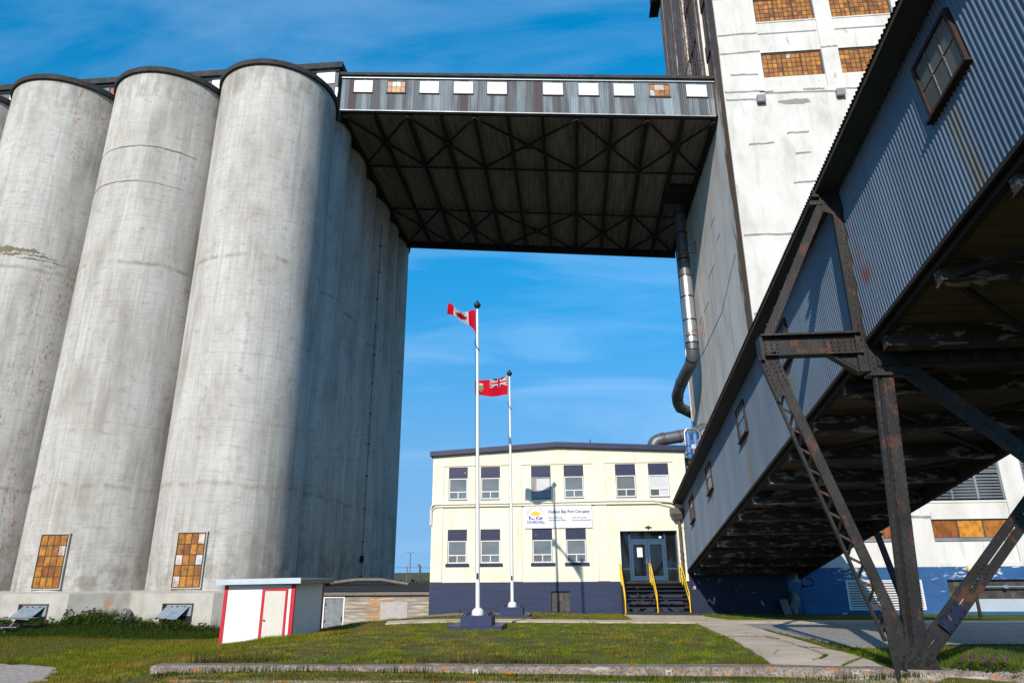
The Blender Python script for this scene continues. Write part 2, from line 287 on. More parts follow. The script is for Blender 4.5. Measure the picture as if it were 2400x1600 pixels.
def attr_mat(name, rough=.7, spec=.3, trans=0., bump=None):
    m = bpy.data.materials.new(name); m.use_nodes = True; MATS[name] = m
    t = m.node_tree; b = t.nodes['Principled BSDF']; a = t.nodes.new('ShaderNodeAttribute'); a.attribute_name = 'col'
    t.links.new(a.outputs['Color'], b.inputs['Base Color']); b.inputs['Roughness'].default_value = rough; b.inputs['Specular IOR Level'].default_value = spec
    if trans:
        tr = t.nodes.new('ShaderNodeBsdfTranslucent'); t.links.new(a.outputs['Color'], tr.inputs[0])
        mxs = t.nodes.new('ShaderNodeMixShader'); mxs.inputs[0].default_value = trans
        t.links.new(b.outputs[0], mxs.inputs[1]); t.links.new(tr.outputs[0], mxs.inputs[2]); t.links.new(mxs.outputs[0], t.nodes['Material Output'].inputs[0])
    return m
attr_mat('amber_pane', .4, .35)
def dirty_panes():
    t = MATS['amber_pane'].node_tree; n, l = t.nodes, t.links; b = n['Principled BSDF']; a = [x for x in n if x.type == 'ATTRIBUTE'][0]
    g = n.new('ShaderNodeNewGeometry'); v = n.new('ShaderNodeVectorMath'); v.operation = 'MULTIPLY'; l.new(g.outputs['Position'], v.inputs[0]); v.inputs[1].default_value = (4, 4, 3)
    q = n.new('ShaderNodeTexNoise'); q.inputs['Scale'].default_value = 1; q.inputs['Detail'].default_value = 6; l.new(v.outputs[0], q.inputs['Vector'])
    sc_ = n.new('ShaderNodeVectorMath'); sc_.operation = 'SCALE'; l.new(a.outputs['Color'], sc_.inputs[0]); l.new(rng_n(n, l, q.outputs['Fac'], .40, .72, 1.2, .5), sc_.inputs['Scale']); l.new(sc_.outputs[0], b.inputs['Base Color'])
dirty_panes()
attr_mat('foliage', .9, .03, .35)
attr_mat('flag_cloth', .8, .1, .35)

# ------------------------------------------------------------------ mesh helpers
ORG = {}
class MB:
    def __init__(s): s.v = []; s.f = []; s.c = []
    def face(s, pts, col=None):
        i = len(s.v); s.v += [tuple(p) for p in pts]; s.f.append(tuple(range(i, i+len(pts)))); s.c.append(col)
    def box(s, x0, x1, y0, y1, z0, z1, col=None):
        i = len(s.v)
        s.v += [(x0, y0, z0), (x1, y0, z0), (x1, y1, z0), (x0, y1, z0), (x0, y0, z1), (x1, y0, z1), (x1, y1, z1), (x0, y1, z1)]
        for q in ((0, 3, 2, 1), (4, 5, 6, 7), (0, 1, 5, 4), (1, 2, 6, 5), (2, 3, 7, 6), (3, 0, 4, 7)): s.f.append(tuple(i+k for k in q)); s.c.append(col)
    def hexa(s, b, t, col=None):
        i = len(s.v); n = len(b); s.v += [tuple(p) for p in b]+[tuple(p) for p in t]
        s.f.append(tuple(i+n-1-k for k in range(n))); s.f.append(tuple(i+n+k for k in range(n)))
        for k in range(n): s.f.append((i+k, i+(k+1) % n, i+n+(k+1) % n, i+n+k))
        s.c += [col]*(n+2)
    def beam(s, p, q, w, h, upv=(0, 0, 1), col=None):
        p, q = Vector(p), Vector(q); d = (q-p).normalized(); u = Vector(upv); sd = d.cross(u)
        if sd.length < 1e-4: sd = d.cross(Vector((0, 1, 0)))
        sd.normalize(); u = sd.cross(d)
        a, b = sd*w/2, u*h/2
        s.hexa([p-a-b, p+a-b, p+a+b, p-a+b], [q-a-b, q+a-b, q+a+b, q-a+b], col)
    def tube(s, pts, r, n=10, col=None):
        pts = [Vector(p) for p in pts]; i0 = len(s.v); m = len(pts); rs = r if isinstance(r, (list, tuple)) else [r]*m
        prev = None
        for k, p in enumerate(pts):
            d = (pts[min(k+1, m-1)]-pts[max(k-1, 0)]).normalized()
            if prev is None:
                a = d.cross(Vector((0, 0, 1)))
                if a.length < 1e-3: a = Vector((1, 0, 0))
                a.normalize()
            else:
                a = (prev-d*prev.dot(d)).normalized()
            prev = a; b = d.cross(a)
            for j in range(n):
                t = 2*math.pi*j/n; s.v.append(tuple(p+(a*math.cos(t)+b*math.sin(t))*rs[k]))
        for k in range(m-1):
            for j in range(n):
                s.f.append((i0+k*n+j, i0+k*n+(j+1) % n, i0+(k+1)*n+(j+1) % n, i0+(k+1)*n+j)); s.c.append(col)
        s.f.append(tuple(i0+n-1-j for j in range(n))); s.f.append(tuple(i0+(m-1)*n+j for j in range(n))); s.c += [col, col]
    def lathe(s, cx, cy, prof, n=24, col=None, a0=0., a1=2*math.pi):
        i0 = len(s.v); m = len(prof); full = abs(a1-a0-2*math.pi) < 1e-6; nn = n if full else n+1
        for (r, z) in prof:
            for j in range(nn):
                t = a0+(a1-a0)*j/n; s.v.append((cx+r*math.cos(t), cy+r*math.sin(t), z))
        for k in range(m-1):
            for j in range(n):
                s.f.append((i0+k*nn+j, i0+k*nn+(j+1) % nn, i0+(k+1)*nn+(j+1) % nn, i0+(k+1)*nn+j)); s.c.append(col)
    def ball(s, c, r, n=8, sq=(1, 1, 1), col=None):
        s0 = len(s.v); m = n//2+1
        for k in range(m):
            ph = math.pi*k/(m-1)-math.pi/2
            for j in range(n):
                t = 2*math.pi*j/n; s.v.append((c[0]+r*sq[0]*math.cos(ph)*math.cos(t), c[1]+r*sq[1]*math.cos(ph)*math.sin(t), c[2]+r*sq[2]*math.sin(ph)))
        for k in range(m-1):
            for j in range(n): s.f.append((s0+k*n+j, s0+k*n+(j+1) % n, s0+(k+1)*n+(j+1) % n, s0+(k+1)*n+j)); s.c.append(col)
    def build(s, name, m, parent=None, smooth=None, org=None):
        o_ = ORG[parent.name] if parent is not None else Vector(org or (0, 0, 0))
        me = bpy.data.meshes.new(name)
        me.from_pydata([(v[0]-o_[0], v[1]-o_[1], v[2]-o_[2]) for v in s.v], [], s.f)
        if any(c is not None for c in s.c):
            a = me.attributes.new('col', 'FLOAT_COLOR', 'FACE')
            a.data.foreach_set('color', np.array([c4(c) if c is not None else (1, 1, 1, 1) for c in s.c], dtype=np.float32).ravel())
        me.materials.append(MATS[m]); me.update()
        if smooth:
            me.polygons.foreach_set('use_smooth', [True]*len(me.polygons)); me.set_sharp_from_angle(angle=R(smooth))
        o = bpy.data.objects.new(name, me); COL.objects.link(o); ORG[o.name] = Vector(o_)
        if parent is not None: o.parent = parent
        else: o.location = o_
        return o
def thing(name, label, cat, loc=(0, 0, 0), group=None):
    o = bpy.data.objects.new(name, None); COL.objects.link(o); o.location = loc; o.empty_display_size = .3
    ORG[o.name] = Vector(loc); return tag(o, label, cat, group)
def tag(o, label, cat, group=None):
    o['label'] = label; o['category'] = cat
    if group: o['group'] = group
    return o
def struct(o, kind='structure', label=None):
    o['kind'] = kind
    if label: o['label'] = label
    return o
def holed(mb, P, u0, u1, w0, w1, holes, depth):
    """a wall face in (u,w) with rectangular holes and their reveals; P(u,w,d) -> point, d = depth into the wall"""
    us = sorted({u0, u1}|{x for h in holes for x in h[:2]}); ws = sorted({w0, w1}|{x for h in holes for x in h[2:4]})
    for a, b in zip(us, us[1:]):
        for c, d in zip(ws, ws[1:]):
            mu, mw = (a+b)/2, (c+d)/2
            if any(h[0] < mu < h[1] and h[2] < mw < h[3] for h in holes): continue
            mb.face([P(a, c, 0), P(b, c, 0), P(b, d, 0), P(a, d, 0)])
    for h in holes:
        a, b, c, d = h[:4]; k = h[4] if len(h) > 4 else depth
        for (p, q) in (((a, c), (b, c)), ((b, c), (b, d)), ((b, d), (a, d)), ((a, d), (a, c))):
            mb.face([P(*p, 0), P(*q, 0), P(*q, k), P(*p, k)])
def corr(mb, O, U, V, Nn, ul, vl, pitch=.1, amp=.014, spp=6):
    O, U, V, Nn = map(Vector, (O, U, V, Nn)); n = int(ul/pitch*spp); i0 = len(mb.v)
    for i in range(n+1):
        s = ul*i/n; p = O+U*s+Nn*(amp*math.sin(2*math.pi*s/pitch))
        mb.v.append(tuple(p)); mb.v.append(tuple(p+V*vl))
    for i in range(n): mb.f.append((i0+2*i, i0+2*i+2, i0+2*i+3, i0+2*i+1)); mb.c.append(None)

AMBER = [(.36, .145, .02), (.31, .115, .017), (.39, .165, .024), (.26, .085, .015), (.34, .13, .018), (.41, .17, .018)]
def amber_window(parent, P, u0, u1, w0, w1, nu, nw, white=(), fw_=.05, mw=.02, d=0., pr=.04, dark=False, wide=()):
    """pane grid + muntins + frame, P(u,w,outward)"""
    fr = MB(); mu = MB(); pa = MB()
    def bx(m, a, b, c, e, o0, o1):
        m.hexa([P(a, c, o0), P(b, c, o0), P(b, e, o0), P(a, e, o0)], [P(a, c, o1), P(b, c, o1), P(b, e, o1), P(a, e, o1)])
    bx(fr, u0, u1, w0, w0+fw_, d, d+pr); bx(fr, u0, u1, w1-fw_, w1, d, d+pr); bx(fr, u0, u0+fw_, w0+fw_, w1-fw_, d, d+pr); bx(fr, u1-fw_, u1, w0+fw_, w1-fw_, d, d+pr)
    a0, a1, b0, b1 = u0+fw_, u1-fw_, w0+fw_, w1-fw_
    for i in range(nu):
        for j in range(nw):
            c = random.choice(AMBER); k = random.uniform(.75, 1.1); c = tuple(x*k for x in c)
            if dark: q_ = random.random(); c = (.035+.04*q_, .034+.037*q_, .031+.033*q_)
            if (i, j) in white: c = (.48, .39, .33) if random.random() < .6 else (.45, .45, .45)
            x0, x1 = a0+(a1-a0)*i/nu, a0+(a1-a0)*(i+1)/nu; y0, y1 = b0+(b1-b0)*j/nw, b0+(b1-b0)*(j+1)/nw
            tl = random.uniform(-.004, .004)
            pa.face([P(x0, y0, d+.006), P(x1, y0, d+.006+tl), P(x1, y1, d+.006+tl), P(x0, y1, d+.006)], c)
    for i in range(1, nu):
        x = a0+(a1-a0)*i/nu; m = mw*(2.2 if i in wide else 1); bx(mu, x-m/2, x+m/2, b0, b1, d+.002, d+.018+(.012 if i in wide else 0))
    for j in range(1, nw):
        y = b0+(b1-b0)*j/nw; bx(mu, a0, a1, y-mw/2, y+mw/2, d+.001, d+.016)
    f = fr.build('window', 'muntin' if not dark else 'frame_rust', parent)
    pa.build('pane', 'amber_pane', f); mu.build('glazing_bars', 'muntin' if not dark else 'frame_rust', f)
    return f

# ------------------------------------------------------------------ terrain
CP = np.array([(-8, 14.5, .58), (0, 14.5, .58), (6, 14.2, .58), (8, 13.7, .56), (14, 14, .5), (20, 14, .45), (-8.2, 13.2, .33), (0, 13.2, .33), (6, 12.8, .33), (-9.6, 15, .36), (-11, 15, .2), (-13, 16.5, .0),
    (-3, 24, .58), (3, 24, .54), (-2.7, 32.2, .47), (1, 28.5, .47), (5, 28.5, .46), (4, 36, .22), (0, 38.3, .22), (0, 40.4, .1), (-6, 40.4, .1), (5, 40, .12), (11, 36, .17), (20, 36, .1), (20, 40, .03), (11, 28.5, .44), (14, 24, .48), (20, 28.5, .42), (10, 20, .52), (7, 17, .57),
    (-9.7, 24, .26), (-11.9, 24, .0), (-8, 20, .55), (-6.5, 29, .47), (-9.5, 30, .3), (-12, 30, -.2), (-14, 36, -.8), (-9, 37, .05), (-8.3, 41, -.25), (-11, 41, -.9), (-16, 39, -.9), (-14.5, 22.4, -.05), (-13.5, 18.5, -.02), (-20, 26, -.15), (-24, 34, -.4), (-30, 34, -.38), (-40, 34, -.38), (-17, 15, -.05), (-22, 18, -.1), (-40, 20, -.1), (0, 9, .3), (-12, 10, .05), (12, 9, .4), (0, 0, .35), (30, 20, .35), (30, 40, .0), (-16, 32, -.45),
    (0, 60, -.4), (-12, 60, -1.0), (30, 60, -.2), (-40, 50, -.6), (0, -20, .3), (-40, -10, -.1), (40, -10, .3), (55, 30, .1)])
def _phi(d2): return .5*d2*np.log(d2+1e-9)
_D = ((CP[:, None, :2]-CP[None, :, :2])**2).sum(-1); _K = _phi(_D)+np.eye(len(CP))*2.0
_P = np.c_[np.ones(len(CP)), CP[:, :2]]
_W = np.linalg.solve(np.block([[_K, _P], [_P.T, np.zeros((3, 3))]]), np.r_[CP[:, 2], 0, 0, 0])
def tz(x, y):
    x = np.atleast_1d(np.asarray(x, float)); y = np.atleast_1d(np.asarray(y, float))
    d2 = (x[:, None]-CP[None, :, 0])**2+(y[:, None]-CP[None, :, 1])**2
    z = _phi(d2)@_W[:len(CP)]+_W[-3]+_W[-2]*x+_W[-1]*y
    z = np.clip(z, -1.15, .66)
    q = np.clip((np.hypot(x, y-20)-45)/30, 0, 1)
    return z*(1-q)+(-.75)*q
def tzf(x, y): return float(tz(x, y)[0])
def coords(a, b, st, outer):
    return np.concatenate([-np.array(outer[::-1]), np.arange(a, b+.01, st), np.array(outer)])
gx = np.concatenate([[-3000, -1200, -500, -220, -120, -80], np.arange(-60, 50.1, .6), [70, 110, 220, 500, 1200, 3000]])
gy = np.concatenate([[-1500, -500, -200, -100, -60, -40], np.arange(-20, 8, 2.), np.arange(8, 48.1, .5), np.arange(50, 70, 4), [90, 140, 240, 500, 1200, 4000]])
XX, YY = np.meshgrid(gx, gy); ZZ = np.concatenate([tz(XX[i], YY[i]) for i in range(len(gy))]).reshape(XX.shape)
# sharp step where the kerb retains the lawn: ground in front is lower
def kerb_y(x): return np.interp(x, [-8.6, 3.7, 7.74, 13], [14.35, 14.40, 13.80, 12.9])
m_ = (XX > -8.3) & (XX < 12.6) & (YY < kerb_y(XX)-.02) & (YY > 7)
ZZ = np.where(m_, np.minimum(ZZ, .29), ZZ)
gm = MB(); nx = len(gx); gm.v = list(zip(XX.ravel(), YY.ravel(), ZZ.ravel()))
gm.f = [(j*nx+i, j*nx+i+1, (j+1)*nx+i+1, (j+1)*nx+i) for j in range(len(gy)-1) for i in range(nx-1)]; gm.c = [None]*len(gm.f)
struct(gm.build('ground', 'earth_turf', smooth=60))

def ribbon(A, B, st=.45, na=6, off=.02, jit=0.):
    """terrain-hugging sheet between two polylines A and B with real thickness at its edge"""
    def res(P, k):
        P = np.array(P, float); s = np.r_[0, np.cumsum(np.hypot(*np.diff(P, axis=0).T))]; t = np.linspace(0, s[-1], k)
        return np.c_[np.interp(t, s, P[:, 0]), np.interp(t, s, P[:, 1])]
    la = max(np.hypot(*np.diff(np.array(A, float), axis=0).T).sum(), np.hypot(*np.diff(np.array(B, float), axis=0).T).sum())
    k = max(2, int(la/st)); a, b = res(A, k), res(B, k)
    if jit: a = a+rng.normal(0, jit, a.shape); b = b+rng.normal(0, jit, b.shape)
    mb = MB(); G = [a*(1-t)+b*t for t in np.linspace(0, 1, na)]
    for g in G:
        z = tz(g[:, 0], g[:, 1])+off; mb.v += list(zip(g[:, 0], g[:, 1], z))
    mb.f = [(j*k+i, j*k+i+1, (j+1)*k+i+1, (j+1)*k+i) for j in range(na-1) for i in range(k-1)]
    n0 = len(mb.v)
    for g, j in ((G[0], 0), (G[-1], na-1)):
        z = tz(g[:, 0], g[:, 1])-.1; n1 = len(mb.v); mb.v += list(zip(g[:, 0], g[:, 1], z))
        mb.f += [(j*k+i, j*k+i+1, n1+i+1, n1+i) for i in range(k-1)]
    mb.c = [None]*len(mb.f); POLY.append(np.vstack([a, b[::-1]])); return mb
POLY = []
struct(ribbon([(-7.6, 29.4), (2.4, 29.3), (6, 29.7), (22, 29.6)], [(-7.3, 27.9), (2.1, 27.7), (5.7, 27.5), (22, 27.3)], off=.045).build('path', 'path_concrete'))
struct(ribbon([(2.5, 38.3), (2.4, 34.7), (2.3, 29.25)], [(6.6, 38.6), (6.1, 35.5), (6.1, 29.6)], off=.033).build('path', 'path_concrete'))
struct(ribbon([(4.42, 27.75), (4.13, 21), (3.87, 17), (3.78, 14.5)], [(6.0, 27.7), (5.75, 21.6), (5.75, 18.6), (5.8, 16.5), (5.75, 14.35)], off=.035, jit=.02).build('path', 'path_concrete'))
struct(ribbon([(5.98, 27.3), (6.02, 23), (6.2, 20.4), (6.55, 18.2), (7.3, 18.1)], [(24, 27.25), (24, 24), (22, 21), (18, 19.5), (9.2, 19.6)], off=.028, jit=.04).build('gravel_drive', 'gravel'))
struct(ribbon([(-60, 21.5), (-22, 21.0), (-17.2, 20.6), (-14.3, 19.6), (-12.4, 17.0), (-11.2, 14.6)], [(-60, 5), (-22, 5), (-17, 5), (-14, 5), (-12.4, 5), (-10, 5)], na=14, off=.02, jit=.12).build('gravel_drive', 'gravel_pale'))
struct(ribbon([(-8.1, 40.35), (-6.9, 38.4), (-6.2, 36.2), (-4.6, 33.4)], [(-11, 40.6), (-9.2, 37.6), (-8.4, 34), (-7.6, 31)], off=.02, jit=.05).build('dirt_patch', 'dirt_brown'))
# kerb wall that holds the lawn, with a low ledge in front
kb = MB(); lg = MB(); ks = np.r_[np.arange(-8.5, 12.6, .35)]
def strip(mb, y0, y1, z0, z1, jit):
    i0 = len(mb.v)
    for x in ks:
        k = float(kerb_y(x)); j = [float(v) for v in rng.normal(0, jit, 4)]
        mb.v += [(x, k+y0+j[0], z0), (x, k+y0+j[1], z1-.02+j[1]*.5), (x, k+y0+.03, z1+j[2]*.5), (x, k+y1, z1+j[3]*.5), (x, k+y1, z0)]
    for i in range(len(ks)-1):
        for q in range(4): mb.f.append((i0+5*i+q, i0+5*i+5+q, i0+5*i+6+q, i0+5*i+1+q)); mb.c.append(None)
    mb.f += [tuple(i0+q for q in range(5)), tuple(i0+5*(len(ks)-1)+q for q in range(5))]; mb.c += [None, None]
strip(kb, -.0, .42, -.1, .615, .008)
struct(kb.build('kerb', 'kerb_concrete'))
strip(lg, -.26, -.004, -.1, .39, .012)
struct(lg.build('kerb_ledge', 'kerb_concrete'))

for x in (-1.95, 1.72, 5.05):
    b = MB(); y = float(kerb_y(x))-.008
    for (a, c, e, f) in ((-.055, -.03, .47, .58), (.035, .055, .46, .59), (-.03, .035, .53, .56)): b.box(x+a, x+c, y-.004, y+.03, e, f)
    struct(b.build('painted_mark', 'plinth_concrete'))
# ------------------------------------------------------------------ grain silos
SR, STOP = 4.03, 35.85
def octo(cx, cy, ap, z):
    r = ap/math.cos(math.pi/8); return [(cx+r*math.cos(math.pi/8+k*math.pi/4), cy+r*math.sin(math.pi/8+k*math.pi/4), z) for k in range(8)]
def silo(cx, cy, label, base=True, window=None, vent=False, dz=0., r=SR, cat='silo', name='grain_silo', group='concrete grain silos', rim=True):
    t = thing(name, label, cat, (cx, cy, -.6), group)
    sh = MB(); prof = [(r, -1.2)]+[(r, z) for z in np.linspace(0, STOP-.5, 9)]+[(r, STOP-.45)]
    sh.lathe(cx, cy, prof, 72); sh.build('shaft', 'silo_concrete', t, smooth=40)
    if rim:
        rm = MB(); rm.lathe(cx, cy, [(r, STOP-.46), (r+.17, STOP-.44), (r+.19, STOP-.1), (r+.10, STOP+dz), (0, STOP+.12+dz)], 72); rm.build('rim', 'roof_black', t, smooth=30)
    if base:
        pl = MB(); z1 = 1.40+dz
        pl.hexa(octo(cx, cy, 4.5, -1.4), octo(cx, cy, 4.5, z1)); pl.hexa(octo(cx, cy, 4.495, z1), octo(cx, cy, 4.03, z1+.09))
        pl.build('plinth', 'plinth_concrete', t)
    if window is not None:
        wx, white = window
        P = lambda u, w_, o: (u, cy-r-.012-o, w_)
        sl = MB(); sl.box(wx-.86, wx+.86, cy-r-.05, cy-r+.35, 1.60, 1.665); sl.box(wx-.86, wx+.86, cy-r-.035, cy-r+.35, 4.47, 4.53); sl.box(wx-.85, wx-.785, cy-r-.02, cy-r+.35, 1.665, 4.47); sl.box(wx+.785, wx+.85, cy-r-.02, cy-r+.35, 1.665, 4.47)
        sl.build('window_surround', 'plinth_concrete', t)
        amber_window(t, P, wx-.785, wx+.785, 1.665, 4.47, 4, 5, white, fw_=.05, mw=.042, d=.0, pr=.03)
    if vent:
        yv = cy-4.5
        bk = MB(); bk.box(cx-.84+.0, cx+.84, yv-.004, yv+.02, -.35, .9); bk.build('vent_opening', 'black_gloss', t)
        fr = MB(); fr.box(cx-.84, cx-.78, yv-.03, yv-.004, -.35, .9); fr.box(cx+.78, cx+.84, yv-.03, yv-.004, -.35, .9); fr.box(cx-.84, cx+.84, yv-.05, yv-.004, .86, .91); fr.build('vent_frame', 'frame_rust', t)
        bp = MB(); bp.box(cx-.60, cx+.76, yv-.016, yv-.006, .30, .84); bp.build('vent_panel', 'hatch_tin', t)
        fl = MB(); fl.hexa([(cx-.58, yv-.03, .74), (cx+.66, yv-.03, .74), (cx+.30, yv-.55, .14), (cx-.86, yv-.50, .22)], [(cx-.58, yv-.045, .765), (cx+.66, yv-.045, .765), (cx+.30, yv-.565, .165), (cx-.86, yv-.515, .245)])
        f = fl.build('flap', 'hatch_tin', t)
        hg = MB()
        for k in (-.3, 0, .4): hg.ball((cx+k, yv-.05, .75), .05, 8)
        hg.build('hinge', 'frame_rust', f)
    return t
s3 = silo(-20.5, 40.8, "sunlit front corner silo beside the bridge, its window patched with four pale panes", window=(-20.5, {(3, 4), (0, 2), (3, 2), (0, 0)}), vent=True, dz=.0)
s2 = silo(-28.45, 40.8, "silo with two dark seams round its upper half and one pale window pane", window=(-28.37, {(3, 3)}), vent=True, dz=.004)
s1 = silo(-36.40, 40.8, "concrete silo at the left edge with a brown scar across its middle and rust specks", dz=.008)
s0 = silo(-44.35, 40.8, "concrete silo of which only a sliver of rim shows at the left photo border", dz=.012)
silo(-20.5, 48.8, "shaded silo in the side row, second back from the front corner silo", dz=.016)
silo(-20.5, 56.8, "shaded silo in the side row, just behind the thin vertical conduit", dz=.02)
silo(-20.5, 64.8, "shaded silo at the far end of the side row, rim jutting against the sky", dz=.024)
for y, x, lb in ((44.8, -18.75, "narrow rounded bin wall between the corner silo and the second side silo"), (52.8, -18.95, "narrow rounded bin wall in the middle of the shaded side row"), (60.8, -18.85, "narrow rounded bin wall just before the farthest shaded silo")):
    silo(x, y, lb, base=False, r=2.3, cat='bin', name='pocket_bin', group='pocket bins between the silos', rim=False)
# repair seams and scar lie in the shaft surface
def arc_seam(parent, cx, cy, z, a0, a1, wd, m='seam_tar', jit=.05):
    b = MB(); n = 90; ph = [random.uniform(0, 6.28) for _ in range(8)]
    def nz1(t, o): return sum(math.sin(t*f+ph[(k+o) % 8])/(1+.35*k) for k, f in enumerate((3.1, 7.7, 17., 41., 83.)))/2.2
    for i in range(n+1):
        t = i/n; a = R(a0+(a1-a0)*t); zz = z+jit*nz1(t, 0); h = wd*max(.06, min(1, 5*t, 5*(1-t)))*(.62+.55*nz1(t*1.7+2, 3))
        h = max(.02, h)
        for (rr, q) in ((SR+.012, -h/2), (SR+.012, h/2), (SR-.02, h/2), (SR-.02, -h/2)): b.v.append((cx+rr*math.cos(a), cy+rr*math.sin(a), zz+q))
    for i in range(n):
        for q in range(4): b.f.append((4*i+q, 4*i+(q+1) % 4, 4*i+4+(q+1) % 4, 4*i+4+q)); b.c.append(None)
    return b.build('repair_seam', m, parent)
arc_seam(s2, -28.45, 40.8, 29.45, 215, 330, .10); arc_seam(s2, -28.45, 40.8, 26.75, 205, 322, .10)
arc_seam(s1, -36.4, 40.8, 22.25, 264, 312, .42, jit=.08); arc_seam(s1, -36.4, 40.8, 21.95, 275, 322, .22, jit=.10); arc_seam(s1, -36.4, 40.8, 21.72, 290, 330, .10, jit=.06)
# thin conduit down the shaded side row
cd = thing('conduit', "thin dark conduit running down the shaded side of the silo row", 'conduit', (-16.55, 55.2, -.6))
b = MB(); b.tube([(-16.60, 55.3, -1), (-16.60, 55.3, 33)], .03, 8); b.build('pipe', 'grey_duct', cd, smooth=40)
for z in np.arange(2, 32, 2.6): b = MB(); b.box(-16.70, -16.52, 55.24, 55.36, z, z+.08); b.build('clip', 'girder_dark', cd)
b = MB(); b.box(-16.74, -16.48, 55.2, 55.4, 3.1, 3.6); b.build('junction_box', 'girder_dark', cd)

# gallery house on top of the silos
hh = thing('roof_gallery', "long flat-roofed gallery on top of the silos, zinc-clad with white and amber windows", 'roof gallery', (-30, 50, STOP))
b = MB(); b.box(-60, -16.86, 42.42, 66, STOP-.4, 39.30); b.build('wall', 'bridge_sheet', hh)
b = MB(); b.box(-60.2, -16.5, 42.05, 66.3, 39.42, 39.93); b.build('roof', 'roof_black', hh)
b = MB(); b.box(-60, -16.8, 42.3, 66, 39.30, 39.42); b.build('cornice', 'tin_pale', hh)
for i, x in enumerate(np.arange(-58.2, -18.5, 2.83)):
    P = lambda u, w_, o: (u, 42.40-o, w_)
    if i in (8, 3, 12): amber_window(hh, P, x, x+1.45, 38.2, 39.22, 4, 2, d=.02)
    else:
        b = MB(); b.box(x, x+1.45, 42.36, 42.43, 38.2, 39.22); b.build('window', 'window_white', hh)
b = MB(); b.box(-17.0, -16.80, 42.36, 42.44, 37.3, 37.75); b.box(-17.3, -16.83, 42.37, 42.44, 36.9, 37.3); b.build('patch', 'tin_pale', hh)

# ------------------------------------------------------------------ conveyor bridge between silos and tower
BX0, BX1, BY0, BY1, BZ0, BS = -16.55, 11.47, 42.46, 64.6, 35.76, -.0923
bz = lambda x: BZ0+BS*(x+16.45)
br = thing('conveyor_bridge', "wide zinc-clad conveyor bridge spanning from the silo tops to the white tower", 'bridge', (-2.5, 53, bz(-2.5)))
def bslab(mb, x0, x1, y0, y1, h0, h1):
    mb.hexa([(x0, y0, bz(x0)+h0), (x1, y0, bz(x1)+h0), (x1, y1, bz(x1)+h0), (x0, y1, bz(x0)+h0)], [(x0, y0, bz(x0)+h1), (x1, y0, bz(x1)+h1), (x1, y1, bz(x1)+h1), (x0, y1, bz(x0)+h1)])
b = MB(); corr(b, (BX0, BY0, bz(BX0)), (1, 0, BS), (0, 0, 1), (0, -1, 0), BX1-BX0, 2.86, .13, .013, 6); b.build('front_wall', 'bridge_sheet', br, smooth=80)
b = MB(); bslab(b, BX0, BX1, BY1-.1, BY1, .0, 2.86); bslab(b, BX0, BX0+.1, BY0+.05, BY1-.1, .0, 2.86); b.build('rear_wall', 'bridge_sheet', br)
b = MB(); bslab(b, BX0-.1, BX1+.05, BY0-.30, BY1+.3, 3.02, 3.26); b.build('roof', 'roof_black', br)
b = MB(); bslab(b, BX0, BX1, BY0-.12, BY0+.3, 2.87, 3.02); b.build('cornice', 'tin_pale', br)
b = MB(); bslab(b, BX0, BX1, BY0-.03, BY0+.02, -.05, .02); b.build('drip_edge', 'zinc', br)
b = MB(); bslab(b, BX0, BX1, BY0+.05, BY1-.1, .02, .12); b.build('floor', 'soffit_board', br)
b = MB(); bslab(b, 11.32, 11.46, BY0-.03, BY0+.02, -.05, 2.86); b.build('corner_trim', 'frame_rust', br)
bxk = [-16.45+2.55*k for k in range(11)]+[11.25]
for x in bxk:
    b = MB(); b.hexa([(x-.13, BY0+1.1, bz(x)-.42), (x+.13, BY0+1.1, bz(x)-.42), (x+.13, BY1-.26, bz(x)-.42), (x-.13, BY1-.26, bz(x)-.42)], [(x-.10, BY0+.1, bz(x)+.015), (x+.10, BY0+.1, bz(x)+.015), (x+.10, BY1-.26, bz(x)+.015), (x-.10, BY1-.26, bz(x)+.015)])
    b.build('floor_beam', 'girder_dark', br)
for y, h in ((BY0+.20, .12), (49.35, .5), (56.6, .5), (BY1-.13, .72)):
    b = MB(); bslab(b, BX0+.02, BX1-.02, y-.12, y+.12, -h, -.425 if BY0+1 < y < BY1-1 else .01); b.build('girder', 'girder_dark', br)
for (ya, yb) in ((42.7, 49.35), (56.6, 64.3)):
    for (i, j) in ((0, 2), (2, 4), (4, 7), (7, 9), (9, 11)):
        for (p, q) in ((ya, yb), (yb, ya)):
            b = MB(); b.beam((bxk[i], p, bz(bxk[i])-.33), (bxk[j], q, bz(bxk[j])-.33), .13, .13); b.build('cross_brace', 'girder_dark', br)
        xm = (bxk[i]+bxk[j])/2; ym = (ya+yb)/2
        b = MB(); bslab(b, xm-.42, xm+.42, ym-.4, ym+.4, -.435, -.425); b.build('gusset_plate', 'girder_dark', br)
b = MB(); bslab(b, 8.9, 11.1, 51.6, 54.6, -.25, -.02); b.build('floor_hatch', 'girder_dark', br)
